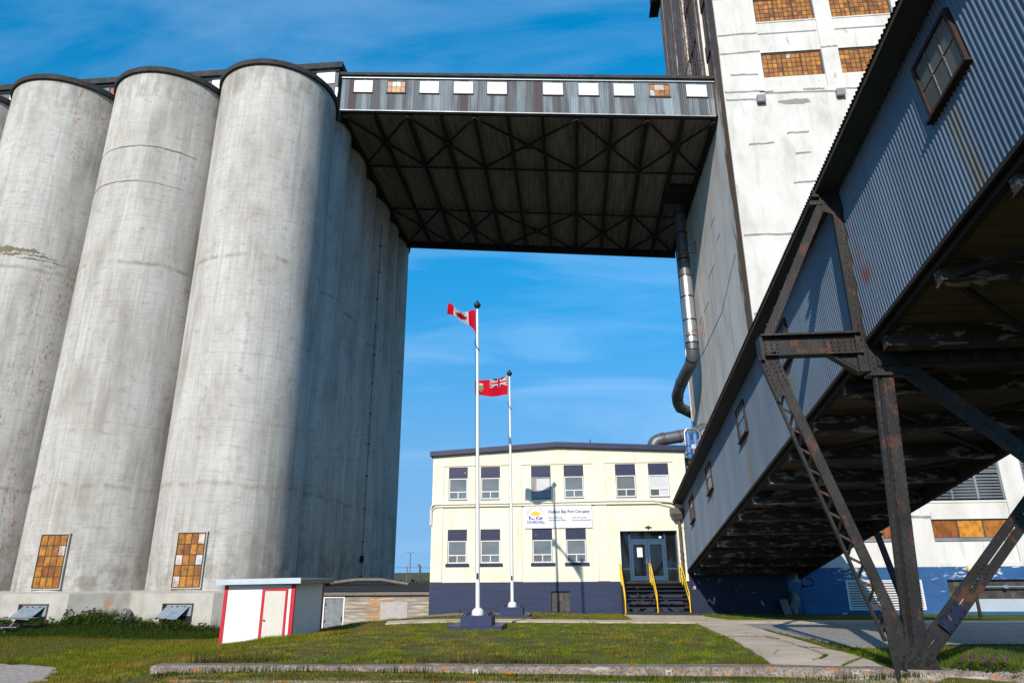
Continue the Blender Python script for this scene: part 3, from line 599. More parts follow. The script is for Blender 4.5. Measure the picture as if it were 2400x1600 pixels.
for i, x in enumerate((-15.55, -12.96, -10.40, -7.77, -5.21, -1.01, 1.61, 4.20, 6.77, 9.43)):
    z0 = bz(x+.7)+1.62; z1 = z0+1.05; P = lambda u, w_, o: (u, BY0-.02-o, w_+BS*(u-(x+.7)))
    sl = MB(); sl.hexa([P(x-.06, z0-.09, -.02), P(x+1.5, z0-.09, -.02), P(x+1.5, z0-.01, -.02), P(x-.06, z0-.01, -.02)], [P(x-.06, z0-.09, .06), P(x+1.5, z0-.09, .06), P(x+1.5, z0-.01, .06), P(x-.06, z0-.01, .06)])
    if i in (1, 8):
        f = amber_window(br, P, x, x+1.44, z0, z1, 4, 2, ({(1, 1), (2, 1)} if i == 1 else {(1, 1), (2, 1), (0, 0)}), fw_=.03, mw=.025, d=.0)
    else:
        b = MB(); b.hexa([P(x, z0, -.02), P(x+1.44, z0, -.02), P(x+1.44, z1, -.02), P(x, z1, -.02)], [P(x, z0, .03), P(x+1.44, z0, .03), P(x+1.44, z1, .03), P(x, z1, .03)]); f = b.build('window', 'window_white', br)
    sl.build('sill', 'frame_rust', f)
# bolt rows along the sheet seam
b = MB()
for x in np.arange(BX0+.3, BX1, .33):
    for h in (1.42, .12):
        if random.random() < .7: b.ball((x+random.uniform(-.05, .05), BY0-.02, bz(x)+h), .028, 6)
struct(b.build('sheet_bolts', 'zinc', br), 'stuff')
# guard rail at the tower end of the bridge roof
gr = thing('guard_rail', "rusty railing and ladder on the bridge roof against the stained tower face", 'railing', (10.8, 45, bz(10.8)+3.4))
b = MB(); zt = 40.3
b.beam((10.4, 45, zt), (11.45, 45, zt), .06, .06); b.beam((10.4, 45, 36.5), (10.4, 45, zt), .06, .06)
for q in (39.4, 38.5, 37.7): b.beam((10.4, 45, q), (11.45, 45, q), .03, .03)
b.beam((10.4, 45, zt), (10.4, 47.5, zt), .05, .05); b.beam((10.4, 47.5, 36.5), (10.4, 47.5, zt), .05, .05)
b.build('rail', 'frame_rust', gr)
b = MB()
for y in (46.0, 46.5): b.beam((11.2, y, 36.6), (11.2, y, 52), .04, .04)
for z in np.arange(37, 52, .45): b.beam((11.2, 46, z), (11.2, 46.5, z), .03, .03)
for z in np.arange(39, 52, 1.2):
    b.tube([(11.2, 46.0, z), (10.85, 45.95, z), (10.65, 46.25, z), (10.85, 46.55, z), (11.2, 46.5, z)], .022, 5)
for (x, y) in ((10.85, 45.95), (10.65, 46.25), (10.85, 46.55)): b.beam((x, y, 39), (x, y, 51.2), .025, .025)
b.build('ladder', 'frame_rust', gr)

# ------------------------------------------------------------------ white tower (workhouse)
TX0, TX1, TY0, TY1, TZ = 11.49, 37.0, 40.4, 63.4, 66.
tw = thing('elevator_tower', "tall whitewashed concrete tower with rows of amber windows and blue painted base", 'tower', (20, 50, 0))
FP = lambda u, w_, d: (u, TY0+d, w_)
bays = [(14.34, 18.48), (19.6, 23.78), (24.9, 29.1), (30.2, 34.4)]
holes = []
for (a, c) in bays: holes += [(a, c, 33.54, 63.6, .24), (a, c, 2.62, 10.6, .24)]
b = MB(); holed(b, FP, TX0, TX1, 2.40, TZ, holes, .24)
b.face([(TX1, TY0, 0), (TX1, TY1, 0), (TX1, TY1, TZ), (TX1, TY0, TZ)]); b.face([(TX0, TY0, TZ), (TX1, TY0, TZ), (TX1, 60.3, TZ), (TX0, 60.3, TZ)])
b.face([(TX0, 60.3, 34.2), (TX1, 60.3, 34.2), (TX1, 60.3, TZ), (TX0, 60.3, TZ)])
b.build('front_wall', 'tower_white', tw)
b = MB(); b.face([(TX0, TY1, -1), (TX1, TY1, -1), (TX1, TY1, 34.2), (TX0, TY1, 34.2)]); b.face([(TX0, 60.3, 34.2), (TX1, 60.3, 34.2), (TX1, TY1, 34.2), (TX0, TY1, 34.2)]); b.build('rear_wall', 'tower_plain', tw)
# side face: plain below, recessed window bays above the bridge
SP = lambda u, w_, d: (TX0+d, u, w_)
sb = [(42.4, 44.6), (46.4, 50.2)]
b = MB(); holed(b, SP, TY0, 60.3, 34.2, TZ, [(a, c, 36.0, 63.6, .30) for a, c in sb], .3); b.face([SP(TY0, -1, 0), SP(TY1, -1, 0), SP(TY1, 34.2, 0), SP(TY0, 34.2, 0)])
b.build('side_wall', 'tower_side', tw)
for (a, c) in sb:
    for z in (36.2, 41.0, 45.8, 50.6, 55.4):
        P = lambda u, w_, o: (TX0+.28-o, u, w_)
        amber_window(tw, P, a, c, z, z+3.5, 9, 7, fw_=.06, mw=.04, wide=(3, 6), d=0., dark=True)
        z0, z1 = z+3.5, min(63.6, z+4.8)
        b = MB(); b.box(TX0+.16, TX0+.3, a, c, z0, z1); b.build('spandrel', 'weathered_brown', tw)
for y in (45.5, 50.6, 54.3, 58.6):
    b = MB(); b.box(TX0-.07, TX0, y-.14, y+.14, 36.2, 65.); b.build('pilaster', 'tower_side', tw)
# an overhanging hood at the head of the rear corner
b = MB(); b.box(TX0-.8, TX0-.001, 59.4, 61.5, 60.8, 63); b.box(TX0-1.0, TX0-.002, 59.2, 61.7, 60.55, 60.8); b.build('hood', 'girder_dark', tw)
# amber window rows and spandrels, front
wrows = [34.70, 39.50, 44.30, 49.10, 53.90, 58.70]
for bi, (a, c) in enumerate(bays):
    P = lambda u, w_, o: (u, TY0+.22-o, w_)
    for z in wrows:
        amber_window(tw, P, a+.03, c-.03, z, z+2.04, 12, 5, ({(5, 4)} if (bi, z) == (0, 34.7) else ()), fw_=.08, mw=.045, d=0, wide=(4, 8))
        z1 = z+4.8 if z < 58 else 63.6
        b = MB(); b.box(a, c, TY0+.10, TY0+.24, z+2.08, z1-.02); b.box(a, c, TY0+.06, TY0+.10, z1-.14, z1-.04); b.build('spandrel', 'tower_white', tw)
        b = MB(); b.box(a+.04, c-.04, TY0+.085, TY0+.10, z+3.66, z+3.77); b.build('seam', 'patch_grey', tw)
    b = MB(); b.box(a, c, TY0+.10, TY0+.24, 33.54, 34.68); b.build('spandrel', 'tower_white', tw)
    # lower storeys: panel, amber strip, spandrel, louvres
    b = MB(); b.box(a, c, TY0+.09, TY0+.24, 2.62, 3.72); b.build('spandrel', 'tower_white', tw)
    b = MB(); b.box(a+.02, c-.02, TY0+.02, TY0+.14, 3.72, 3.88); b.build('sill', 'zinc', tw)
    P = lambda u, w_, o: (u, TY0+.20-o, w_)
    f = amber_window(tw, P, a+.03, c-.03, 3.88, 4.84, 3, 1, fw_=.04, mw=.07, d=0)
    b = MB(); b.box(a, c, TY0+.07, TY0+.24, 4.87, 5.86); b.box(a, c, TY0+.03, TY0+.07, 5.74, 5.85); b.build('spandrel', 'tower_white', tw)
    lf = MB(); n3 = 3; sl = MB()
    for z0, z1 in ((5.93, 7.36), (7.40, 8.95), (8.99, 10.55)):
        lf.box(a, c, TY0+.04, TY0+.24, z1-.02, z1+.05)
        for k in range(n3+1):
            x = a+.06+(c-a-.12)*k/n3; lf.box(x-.06, x+.06, TY0+.03, TY0+.24, z0, z1-.02)
        z = z0+.04
        while z < z1-.1:
            sl.hexa([(a+.1, TY0+.07, z), (c-.1, TY0+.07, z), (c-.1, TY0+.20, z+.12), (a+.1, TY0+.20, z+.12)], [(a+.1, TY0+.07, z+.015), (c-.1, TY0+.07, z+.015), (c-.1, TY0+.20, z+.135), (a+.1, TY0+.20, z+.135)]); z += .165
    f = lf.build('louvre', 'zinc', tw); sl.build('blade', 'zinc', f)
    b = MB(); b.box(a, c, TY0+.21, TY0+.24, 5.9, 10.6); b.build('louvre_back', 'black_gloss', tw)
# blue base with vent and garage-type window
bh = [(14.58, 18.5, .25, 1.75, .2), (19.8, 24.1, .16, 1.74, .25)]
b = MB(); holed(b, lambda u, w_, d: (u, TY0-.03+d, w_), TX0+.0, TX1, -.3, 2.385, bh, .2); b.box(TX0+.05, TX1, TY0-.03, TY0, 2.384, 2.399); b.face([(TX0, TY0-.03, -.3), (TX0, TY0, -.3), (TX0, TY0, 2.385), (TX0, TY0-.03, 2.385)]); b.build('base_band', 'blue_wall', tw)
lf = MB(); sl = MB(); a, c, z0, z1 = 14.58, 18.5, .25, 1.75
lf.box(a, c, TY0-.05, TY0+.06, z1-.07, z1); lf.box(a, c, TY0-.05, TY0+.06, z0, z0+.07); lf.box(a, a+.09, TY0-.05, TY0+.06, z0+.07, z1-.07); lf.box(c-.09, c, TY0-.05, TY0+.06, z0+.07, z1-.07)
for z in np.arange(z0+.1, z1-.12, .125): sl.hexa([(a+.09, TY0-.04, z), (c-.09, TY0-.04, z), (c-.09, TY0+.09, z+.07), (a+.09, TY0+.09, z+.07)], [(a+.09, TY0-.04, z+.045), (c-.09, TY0-.04, z+.045), (c-.09, TY0+.09, z+.085), (a+.09, TY0+.09, z+.085)])
f = lf.build('vent_grille', 'vinyl_white', tw); sl.build('blade', 'vinyl_white', f)
b = MB(); b.box(a, c, TY0+.12, TY0+.17, z0, z1); b.build('grille_back', 'black_gloss', tw)
P = lambda u, w_, o: (u, TY0+.2-o, w_)
f = amber_window(tw, P, 19.8, 24.1, .78, 1.74, 12, 3, dark=True, fw_=.04, mw=.03)
b = MB(); b.box(19.8, 24.1, TY0+.10, TY0+.2, .16, .77); b.build('lower_panel', 'tin_pale', tw)
b = MB(); b.tube([(20.4, TY0-.1, 1.38), (24.6, TY0-.1, 1.38)], .045, 8); b.box(22.55, 22.75, TY0-.17, TY0-.03, 1.3, 1.46); b.build('pipe', 'zinc_bright', tw)
# tar repair lines and patches on the white face, cracks on the side face
def tarline(x0, z0, x1, z1, h=.15, y=TY0, m='patch_grey', nm='repair_strip', n=8):
    b = MB(); pts = []
    for i in range(n+1):
        t = i/n; pts.append((x0+(x1-x0)*t, z0+(z1-z0)*t+random.uniform(-.03, .03), h*random.uniform(.7, 1.15)))
    for (p, q) in zip(pts, pts[1:]):
        b.hexa([(p[0], y-.008, p[1]-p[2]/2), (q[0], y-.008, q[1]-q[2]/2), (q[0], y-.008, q[1]+q[2]/2), (p[0], y-.008, p[1]+p[2]/2)][::1], [(p[0], y-.0005, p[1]-p[2]/2), (q[0], y-.0005, q[1]-q[2]/2), (q[0], y-.0005, q[1]+q[2]/2), (p[0], y-.0005, p[1]+p[2]/2)])
    return b.build(nm, m, tw)
for a in ((11.55, 38.42, 14.3, 38.45), (11.52, 36.79, 14.3, 36.85), (12.10, 34.98, 13.96, 34.92), (11.55, 33.55, 14.2, 33.5), (11.59, 32.92, 13.57, 32.85), (15.28, 30.03, 16.70, 30.05), (12.68, 29.3, 14.34, 29.36), (15.6, 28.42, 16.61, 28.44), (15.19, 26.2, 16.9, 26.27), (11.6, 22.6, 14.9, 22.55), (14.2, 33.3, 19.4, 33.15), (13.9, 33.42, 14.8, 33.42), (16.8, 33.45, 18.2, 33.42), (19.6, 33.3, 23.6, 33.2), (11.6, 43.3, 14.3, 43.35), (11.55, 41.7, 14.2, 41.75), (11.6, 17.2, 15.4, 17.1), (18.5, 5.0, 19.65, 5.0), (18.5, 36.86, 19.6, 36.9)):
    tarline(*a)
def blotch(x0, x1, z0, z1):
    b = MB(); n = 22; cx, cz = (x0+x1)/2, (z0+z1)/2; pts = []
    for i in range(n):
        t = 2*math.pi*i/n; k = random.uniform(.72, 1.1); pts.append((cx+(x1-x0)/2*math.cos(t)*k, TY0-.006, cz+(z1-z0)/2*math.sin(t)*k))
    b.hexa(pts, [(p[0], TY0-.001, p[2]) for p in pts]); b.build('repair_patch', 'patch_grey', tw)
blotch(14.9, 17.3, 32.25, 32.75); blotch(16.9, 17.9, 33.33, 33.47)
def crack(pts, wd=.05):
    b = MB()
    P0 = []
    for (p, q) in zip(pts, pts[1:]):
        for i in range(5):
            t = i/5; P0.append((p[0]+(q[0]-p[0])*t+random.uniform(-.06, .06), p[1]+(q[1]-p[1])*t))
    P0.append(pts[-1])
    for (p, q) in zip(P0, P0[1:]): b.beam((TX0-.004, p[0], p[1]), (TX0-.004, q[0], q[1]), .012, wd, upv=(0, .7, .7))
    b.build('crack', 'crack_dark', tw)
crack([(42.4, 22.3), (45.2, 21.3), (48, 20.2), (50.5, 20.0), (55.5, 19.6), (60.5, 19.8)], .09)
for y, z0, z1 in ((45.6, 8, 21), (49.5, 10, 27), (53.5, 9, 24), (58.3, 9, 31)): crack([(y, z0), (y+.1, (z0+z1)/2), (y, z1)], .045)
for (y, z, l) in ((46.9, 27.5, 1.4), (46.0, 25.6, 1.0), (48.6, 24.4, 2.4), (51.8, 22.6, 2.2), (54.6, 22.4, 1.6), (55.5, 27.2, 2.0)): crack([(y, z), (y+l, z-.35*l*.2)], .08)
# floodlights bolted to the front face
for lb, x, z in (("grey floodlight box under the left amber window bay of the tower", 13.85, 32.72), ("grey floodlight box under the pillar between amber window bays", 19.12, 32.85)):
    f = thing('floodlight', lb, 'floodlight', (x, TY0, z), 'floodlights on the tower')
    b = MB(); b.box(x-.27, x+.27, TY0-.32, TY0-.06, z-.24, z+.24); b.build('housing', 'zinc', f)
    b = MB(); b.box(x-.06, x+.06, TY0-.06, TY0, z-.05, z+.05); b.build('bracket', 'frame_rust', f)
    b = MB(); b.box(x-.29, x+.29, TY0-.34, TY0-.321, z-.26, z+.26); b.build('rim', 'patch_grey', f)

# ------------------------------------------------------------------ big dust duct down the tower side
dk = thing('dust_duct', "large round grey duct running down the tower side below the bridge", 'duct', (10.4, 55, 16))
def elbow(c0, pts, r): pass
def arc(p0, p1, p2, n=6):
    p0, p1, p2 = Vector(p0), Vector(p1), Vector(p2); return [p0*(1-t)**2+p1*2*t*(1-t)+p2*t*t for t in np.linspace(0, 1, n)]
path = [(10.45, 55, 33.3), (10.45, 55, 19.6)]+arc((10.45, 55, 19.6), (10.45, 55, 18.6), (10.1, 56.6, 18.2))+[(9.85, 58, 17.7)]+arc((9.8, 58.4, 17.5), (9.45, 60.2, 16.7), (10.3, 62.6, 16.5))+[(12.2, 65.4, 16.3)]
b = MB(); b.tube(path[:2], .5, 20); b.build('vertical_pipe', 'grey_duct', dk, smooth=40)
b = MB(); b.tube([(10.45, 55, 26.2), (10.45, 55, 20.2)], .506, 20); b.build('bright_section', 'zinc_bright', dk, smooth=40)
b = MB(); b.tube(path[2:], .5, 20); b.build('lower_bend', 'grey_duct', dk, smooth=40)
for z in (32.2, 30.3, 27.8, 26.2, 24.3, 22.2, 20.2):
    b = MB(); b.lathe(10.45, 55, [(.50, z-.05), (.54, z-.05), (.54, z+.05), (.50, z+.05)], 20); b.build('joint_ring', 'girder_dark', dk, smooth=40)
for p, q in ((Vector(path[4]), Vector(path[5])), (Vector(path[8]), Vector(path[9])), (Vector(path[11]), Vector(path[12])), (Vector(path[-2]), Vector(path[-1]))):
    d = (q-p).normalized()*.05; b = MB(); b.tube([p-d, p+d], .53, 18); b.build('joint_ring', 'girder_dark', dk, smooth=40)
for z in (28.2, 20.8):
    b = MB(); b.beam((10.0, 54.44, z), (11.44, 54.44, z), .06, .06); b.beam((10.1, 54.44, z+.03), (11.42, 54.44, z+1.0), .05, .05); b.beam((11.45, 54.44, z-.1), (11.45, 54.44, z+1.2), .06, .05); b.beam((10.0, 54.4, z), (10.0, 55.5, z), .05, .05); b.build('bracket', 'rust_bright', dk)
rp = thing('downpipe', "thin pale drain pipe down the rear corner of the tower", 'drain pipe', (11.4, 63.3, 0))
b = MB(); b.tube([(11.38, 63.2, 0), (11.38, 63.2, 33)], .09, 8); b.build('pipe', 'zinc_bright', rp, smooth=40)

# ------------------------------------------------------------------ office building
OX0, OX1, OY, OD = -8.12, 6.62, 40.4, 56.
of = thing('office_building', "cream two storey office building with a navy base and low gabled roofline", 'office', (-.75, 46, 0))
UP = [(-7.16, -6.04), (-5.26, -4.12), (-2.29, -1.15), (-.38, .76), (2.60, 3.76), (4.50, 5.65)]
LO = UP[:4]
zr = lambda x: 9.27-abs(x+.73)*.052+.02          # underside of the roof edge
OP = lambda u, w_, d: (u, OY+d, w_)
H = []
for (a, c) in UP: H.append((a, c, 6.28, 8.22))
for (a, c) in LO: H.append((a, c, 2.73, 4.65))
H.append((2.68, 5.85, 1.78, 4.45, .55))
b = MB(); holed(b, OP, OX0, OX1, 1.76, 8.80, [h for h in H], .16)
b.face([OP(OX0, 8.8, 0), OP(OX1, 8.8, 0), OP(OX1, zr(OX1), 0), OP(-.73, zr(-.73), 0), OP(OX0, zr(OX0), 0)])
b.face([(OX0, OY, -1.2), (OX0, OD, -1.2), (OX0, OD, 8.9), (OX0, OY, 8.9)]); b.face([(OX1, OY, 0), (OX1, OD, 0), (OX1, OD, 8.9), (OX1, OY, 8.9)]); b.face([(OX0, OD, -1.2), (OX1, OD, -1.2), (OX1, OD, 8.9), (OX0, OD, 8.9)])
b.build('wall', 'cream_wall', of)
# raised surround of the bays: pilasters, head band, string course
pm = MB()
for (a, c, z0, z1) in ((OX0, -7.46, 1.80, 8.8), (-3.56, -2.88, 1.80, 8.28), (1.32, 2.0, 1.80, 8.24), (5.93, 6.62, 4.6, 8.8)):
    pm.box(a, c, OY-.05, OY+.02, z0, 5.96); pm.box(a, c, OY-.05, OY+.02, 6.16, z1)
for (a, c) in ((-7.46, -3.56), (-2.88, 1.32), (2.0, 5.93)):
    pm.box(a, c, OY-.05, OY+.02, 8.28, 8.8)
pm.box(-3.56, -2.88, OY-.05, OY+.02, 8.28, 8.8); pm.box(1.32, 2.0, OY-.05, OY+.02, 8.24, 8.8)
pm.hexa([(OX0, OY-.05, 8.8), (OX1, OY-.05, 8.8), (OX1, OY-.05, zr(OX1)), (-.73, OY-.05, zr(-.73)), (OX0, OY-.05, zr(OX0))], [(OX0, OY+.02, 8.8), (OX1, OY+.02, 8.8), (OX1, OY+.02, zr(OX1)), (-.73, OY+.02, zr(-.73)), (OX0, OY+.02, zr(OX0))])
pm.box(OX0, OX1, OY-.085, OY+.02, 5.965, 6.155)
pm.build('pilaster', 'cream_wall', of)
b = MB(); holed(b, lambda u, w_, d: (u, OY-.055+d, w_), OX0-.02, 2.50, -1.2, 1.77, [(-1.29, -.26, .22, 1.28, .18)], .18); b.box(OX0-.02, 2.5, OY-.055, OY+.02, 1.7601, 1.7699)
b.face([(OX0-.02, OY-.055, -1.2), (OX0-.02, OD, -1.2), (OX0-.02, OD, 1.77), (OX0-.02, OY-.055, 1.77)]); b.face([(2.5, OY-.055, -.2), (2.5, OY+.5, -.2), (2.5, OY+.5, 1.77), (2.5, OY-.055, 1.77)])
b.face([(2.5, OY-.003, -.3), (6.62, OY-.003, -.3), (6.62, OY-.003, 1.70), (2.5, OY-.003, 1.70)])
b.build('base_band', 'navy_band', of)
f = amber_window(of, lambda u, w_, o: (u, OY+.10-o, w_), -1.29, -.26, .22, 1.28, 3, 2, fw_=.03, mw=.03, dark=True)
b = MB(); b.box(-1.34, -.2, OY-.10, OY-.056, .08, .21); b.build('sill', 'navy_band', f)
rf = MB()
xs = [OX0-.16, -4.9, -1.9, -.73, .35, OX1+.12]
for p, q in zip(xs, xs[1:]):
    e = .012 if int(p*10) % 2 else 0.
    rf.hexa([(p, OY-.30-e, zr(p)-.03), (q, OY-.30-e, zr(q)-.03), (q, OD+.2, zr(q)-.03), (p, OD+.2, zr(p)-.03)], [(p, OY-.30-e, zr(p)+.25+e), (q, OY-.30-e, zr(q)+.25+e), (q, OD+.2, zr(q)+.25+e), (p, OD+.2, zr(p)+.25+e)])
rf.build('roof_edge', 'navy_panel', of)
def office_window(a, c, z0, z1, zp, sill, kind):
    fr = MB(); d = OY+.10
    zt = zp-.02; zm = z0+.12+(zt-z0)*.29
    fr.box(a+.02, c-.02, d-.04, d+.03, z0+.06, z0+.13); fr.box(a+.02, c-.02, d-.04, d+.03, zt-.06, zt); fr.box(a+.02, a+.075, d-.04, d+.03, z0+.13, zt-.06); fr.box(c-.075, c-.02, d-.04, d+.03, z0+.13, zt-.06)
    fr.box(a+.075, c-.075, d-.045, d+.03, zm-.03, zm+.03); xm = (a+c)/2; fr.box(xm-.028, xm+.028, d-.035, d+.03, z0+.13, zm-.03)
    f = fr.build('window', 'vinyl_white' if kind != 'bluish' else 'hatch_tin', of)
    g = MB(); up_ = 'glass_grey'
    g.box(a+.075, c-.075, d, d+.012, zm+.03, zt-.06); g.build('pane', {'blind': 'blind_white', 'bluish': 'blind_white'}.get(kind, 'glass_grey'), f)
    g = MB(); g.box(a+.075, xm-.028, d+.003, d+.015, z0+.13, zm-.03); g.build('pane', 'glass_dim' if kind in ('dark', 'blind', 'dark2') else 'glass_grey', f)
    g = MB(); g.box(xm+.028, c-.075, d+.003, d+.015, z0+.13, zm-.03); g.build('pane', 'glass_dim' if kind in ('dark',) else 'glass_grey' if kind != 'blind' else 'blind_white', f)
    if kind == 'bluish':
        g = MB(); g.box(a+.09, a+.30, d-.006, d-.001, zm+.03, zt-.06); g.build('curtain', 'curtain', f)
    p = MB(); p.box(a+.004, c-.004, OY+.02, OY+.14, zp, z1-.004); p.build('blue_panel', 'navy_panel', of)
    s = MB()
    if sill: s.box(a-.09, c+.13, OY-.11, OY+.10, z0-.09, z0+.05)
    else: s.box(a+.01, c-.01, OY-.02, OY+.10, z0+.002, z0+.05)
    s.build('sill', 'navy_panel', of)
for i, (a, c) in enumerate(UP): office_window(a, c, 6.28, 8.22, 7.59, False, ('plain', 'plain', 'bluish', 'plain', 'dark', 'blind')[i])
for i, (a, c) in enumerate(LO): office_window(a, c, 2.73, 4.65, 4.05, True, ('dark2', 'plain', 'dark2', 'dark2')[i])
# conduits along the string course
cp = MB()
cp.tube([(-8.17, OY-.16, 4.9), (-8.17, OY-.16, 5.75), (-8.1, OY-.16, 6.0), (-7.9, OY-.14, 6.07), (-2, OY-.14, 6.08), (2.0, OY-.14, 6.12), (4.6, OY-.14, 6.10), (5.6, OY-.16, 6.0), (6.0, OY-.2, 5.85)], .035, 8)
cp.tube([(-8.11, OY-.12, 4.9), (-8.11, OY-.12, 5.7), (-8.0, OY-.12, 5.88), (-7.7, OY-.115, 5.94), (2.2, OY-.115, 5.95), (4.9, OY-.12, 5.95), (5.7, OY-.15, 5.75), (6.1, OY-.2, 5.7)], .03, 8)
cp.build('conduit', 'cream_wall', of, smooth=40)
# entrance: blue framed double door, side lights, transom
ey = OY+.42
fr = MB()
for (a, c, z0, z1) in ((2.69, 2.75, 1.79, 4.44), (3.16, 3.26, 1.79, 4.44), (5.14, 5.24, 1.79, 4.44), (5.78, 5.84, 1.79, 4.44), (2.75, 3.16, 2.38, 2.46), (5.24, 5.78, 2.38, 2.46), (3.26, 5.14, 3.93, 4.02), (2.75, 5.78, 4.38, 4.44)): fr.box(a, c, ey-.05, ey+.05, z0, z1)
fe = fr.build('entrance_frame', 'blue_frame', of)
b = MB(); b.box(2.75, 5.78, ey+.02, ey+.03, 1.8, 4.38); b.build('side_light', 'glass_dark', fe)
b = MB(); b.box(4.88, 5.02, ey-.02, ey+.0, 4.06, 4.17); b.build('notice', 'white_paint', fe)
for k, (a, c) in enumerate(((3.27, 4.19), (4.21, 5.13))):
    m = MB(); z0, z1 = 1.80, 3.92
    m.box(a, c, ey-.045, ey+.01, z0, z0+.24); m.box(a, c, ey-.045, ey+.01, z1-.19, z1); m.box(a, a+.13, ey-.045, ey+.01, z0+.24, z1-.19); m.box(c-.13, c, ey-.045, ey+.01, z0+.24, z1-.19)
    dr = m.build('door', 'blue_frame', of)
    g = MB(); g.box(a+.13, c-.13, ey-.012, ey-.004, z0+.24, z1-.19); g.build('door_glass', 'glass_dark', dr)
    hx = c-.075 if k == 0 else a+.075
    g = MB(); g.tube([(hx, ey-.05, 2.62), (hx, ey-.11, 2.65), (hx, ey-.11, 2.92), (hx, ey-.05, 2.95)], .022, 8); g.build('door_handle', 'zinc_bright', dr)
    if k == 0:
        g = MB(); g.box(a+.34, a+.64, ey-.018, ey-.013, 3.05, 3.56); g.build('notice', 'white_paint', dr)
b = MB(); b.box(2.60, 5.95, OY-.02, OY+.42, 1.70, 1.78); b.build('threshold', 'step_black', of)
b = MB(); b.box(4.10, 4.46, OY-.052, OY-.0, 4.60, 4.67); b.box(4.24, 4.32, OY-.053, OY-.0, 4.53, 4.74); b.build('bracket', 'girder_dark', of)
b = MB(); b.tube([(1.35, 44, 9.4), (1.35, 44, 10.35)], .03, 6); b.build('roof_mast', 'girder_dark', of)
# sign board
sg = thing('sign_board', "white bilingual company sign between the two rows of office windows", 'sign', (-.79, OY, 5.3))
b = MB(); b.box(-2.71, 1.15, OY-.055-.03, OY-.002, 4.66, 5.955); b.build('board', 'sign_white', sg)
SY = OY-.0875
def text(s, x, z, h, m, align='LEFT', bold=.0, width=None, rot=0.):
    cu = bpy.data.curves.new('lettering', 'FONT'); cu.body = s; cu.size = h; cu.align_x = align; cu.extrude = .002; cu.offset = bold
    o = bpy.data.objects.new('tmp', cu); COL.objects.link(o)
    dg = bpy.context.evaluated_depsgraph_get(); me = bpy.data.meshes.new_from_object(o.evaluated_get(dg)); bpy.data.objects.remove(o)
    k = 1.
    if width:
        xs_ = [v.co.x for v in me.vertices]; k = width/(max(xs_)-min(xs_))
    me.transform(Matrix.Translation((x, SY, z))@Matrix.Rotation(-rot, 4, 'Y')@Matrix.Rotation(R(90), 4, 'X')@Matrix.Diagonal((k, 1, 1, 1)))
    me.transform(Matrix.Translation(-ORG[sg.name])); me.materials.clear(); me.materials.append(MATS[m])
    o = bpy.data.objects.new('lettering', me); COL.objects.link(o); o.parent = sg; return o
text("Hudson Bay Port Company", -1.33, 5.49, .235, 'ink', bold=.006, width=2.36)
text("Port of Churchill", -1.32, 5.195, .125, 'ink', bold=.002, width=.78); text("Administrative Offices", -1.32, 5.055, .125, 'ink', bold=.002, width=1.0)
text("Port de Churchill", .03, 5.185, .125, 'ink', bold=.002, width=.80); text("Bureaux administratifs", .03, 5.045, .125, 'ink', bold=.002, width=1.04)
text("CHURCHILL", -2.575, 4.925, .225, 'ink_purple', bold=.006, width=1.03)
for i, ch in enumerate("PORT OF"):
    t = R(152-i*19.5); text(ch, -2.07+.44*math.cos(t), 5.36+.42*math.sin(t), .13, 'ink', 'CENTER', rot=t-R(90))
lb = MB()
leaf = [(0, .5), (.13, .28), (.28, .34), (.25, .12), (.52, .16), (.42, .0), (.5, -.06), (.3, -.26), (.32, -.36), (.1, -.3), (.03, -.3), (.03, -.45)]
leaf = leaf+[(-x, y) for x, y in leaf[::-1] if x > .001]
lf_ = [(-2.07+x*.60, 5.47+y*.38) for x, y in leaf]
lb.hexa([(x, SY-.002, z) for x, z in lf_], [(x, SY+.001, z) for x, z in lf_])
for sx in (-1, 1):
    pts = []
    for k in range(9): t = R(12+k*5); pts.append((-2.07+sx*.52*math.cos(t), SY, 5.28+.44*math.sin(t)))
    lb.tube(pts, .016, 5)
lb.build('emblem', 'ink_yellow', sg)
lb = MB()
for (x0, x1, z0, z1) in ((-2.45, -2.38, 5.15, 5.36), (-2.36, -2.33, 5.15, 5.30), (-2.31, -2.10, 5.15, 5.19), (-2.30, -2.27, 5.19, 5.26), (-2.04, -1.98, 5.15, 5.24)): lb.box(x0, x1, SY-.004, SY+.001, z0, z1)
lb.hexa([(-1.98, SY-.004, 5.16), (-1.68, SY-.004, 5.15), (-1.68, SY-.004, 5.29)], [(-1.98, SY+.001, 5.16), (-1.68, SY+.001, 5.15), (-1.68, SY+.001, 5.29)])
lb.hexa([(-2.04, SY-.004, 5.24), (-1.98, SY-.004, 5.24), (-1.82, SY-.004, 5.31), (-2.0, SY-.004, 5.30)], [(-2.04, SY+.001, 5.24), (-1.98, SY+.001, 5.24), (-1.82, SY+.001, 5.31), (-2.0, SY+.001, 5.30)])
lb.build('emblem', 'ink_purple', sg)
# drain hopper and pipe at the office corner
hp = thing('rainwater_pipe', "brown rainwater hopper and pipe beside the office entrance", 'rainwater pipe', (5.95, OY, .2))
b = MB(); b.hexa([(5.72, 39.95, 5.02), (6.12, 39.95, 5.02), (6.12, 40.3, 5.02), (5.72, 40.3, 5.02)], [(5.55, 39.85, 5.30), (6.16, 39.85, 5.30), (6.16, 40.33, 5.30), (5.55, 40.33, 5.30)]); b.box(5.52, 6.19, 39.82, 40.33, 5.30, 5.62); b.build('hopper', 'downpipe_brown', hp)
b = MB(); b.tube([(5.97, 40.12, 5.05), (6.0, 40.14, 4.6), (6.0, 40.14, .1)], .085, 10)
for z in (3.25, 2.9): b.tube([(6.0, 40.14, z), (6.0, 40.14, z+.12)], .105, 10)
b.build('pipe', 'downpipe_brown', hp, smooth=40)
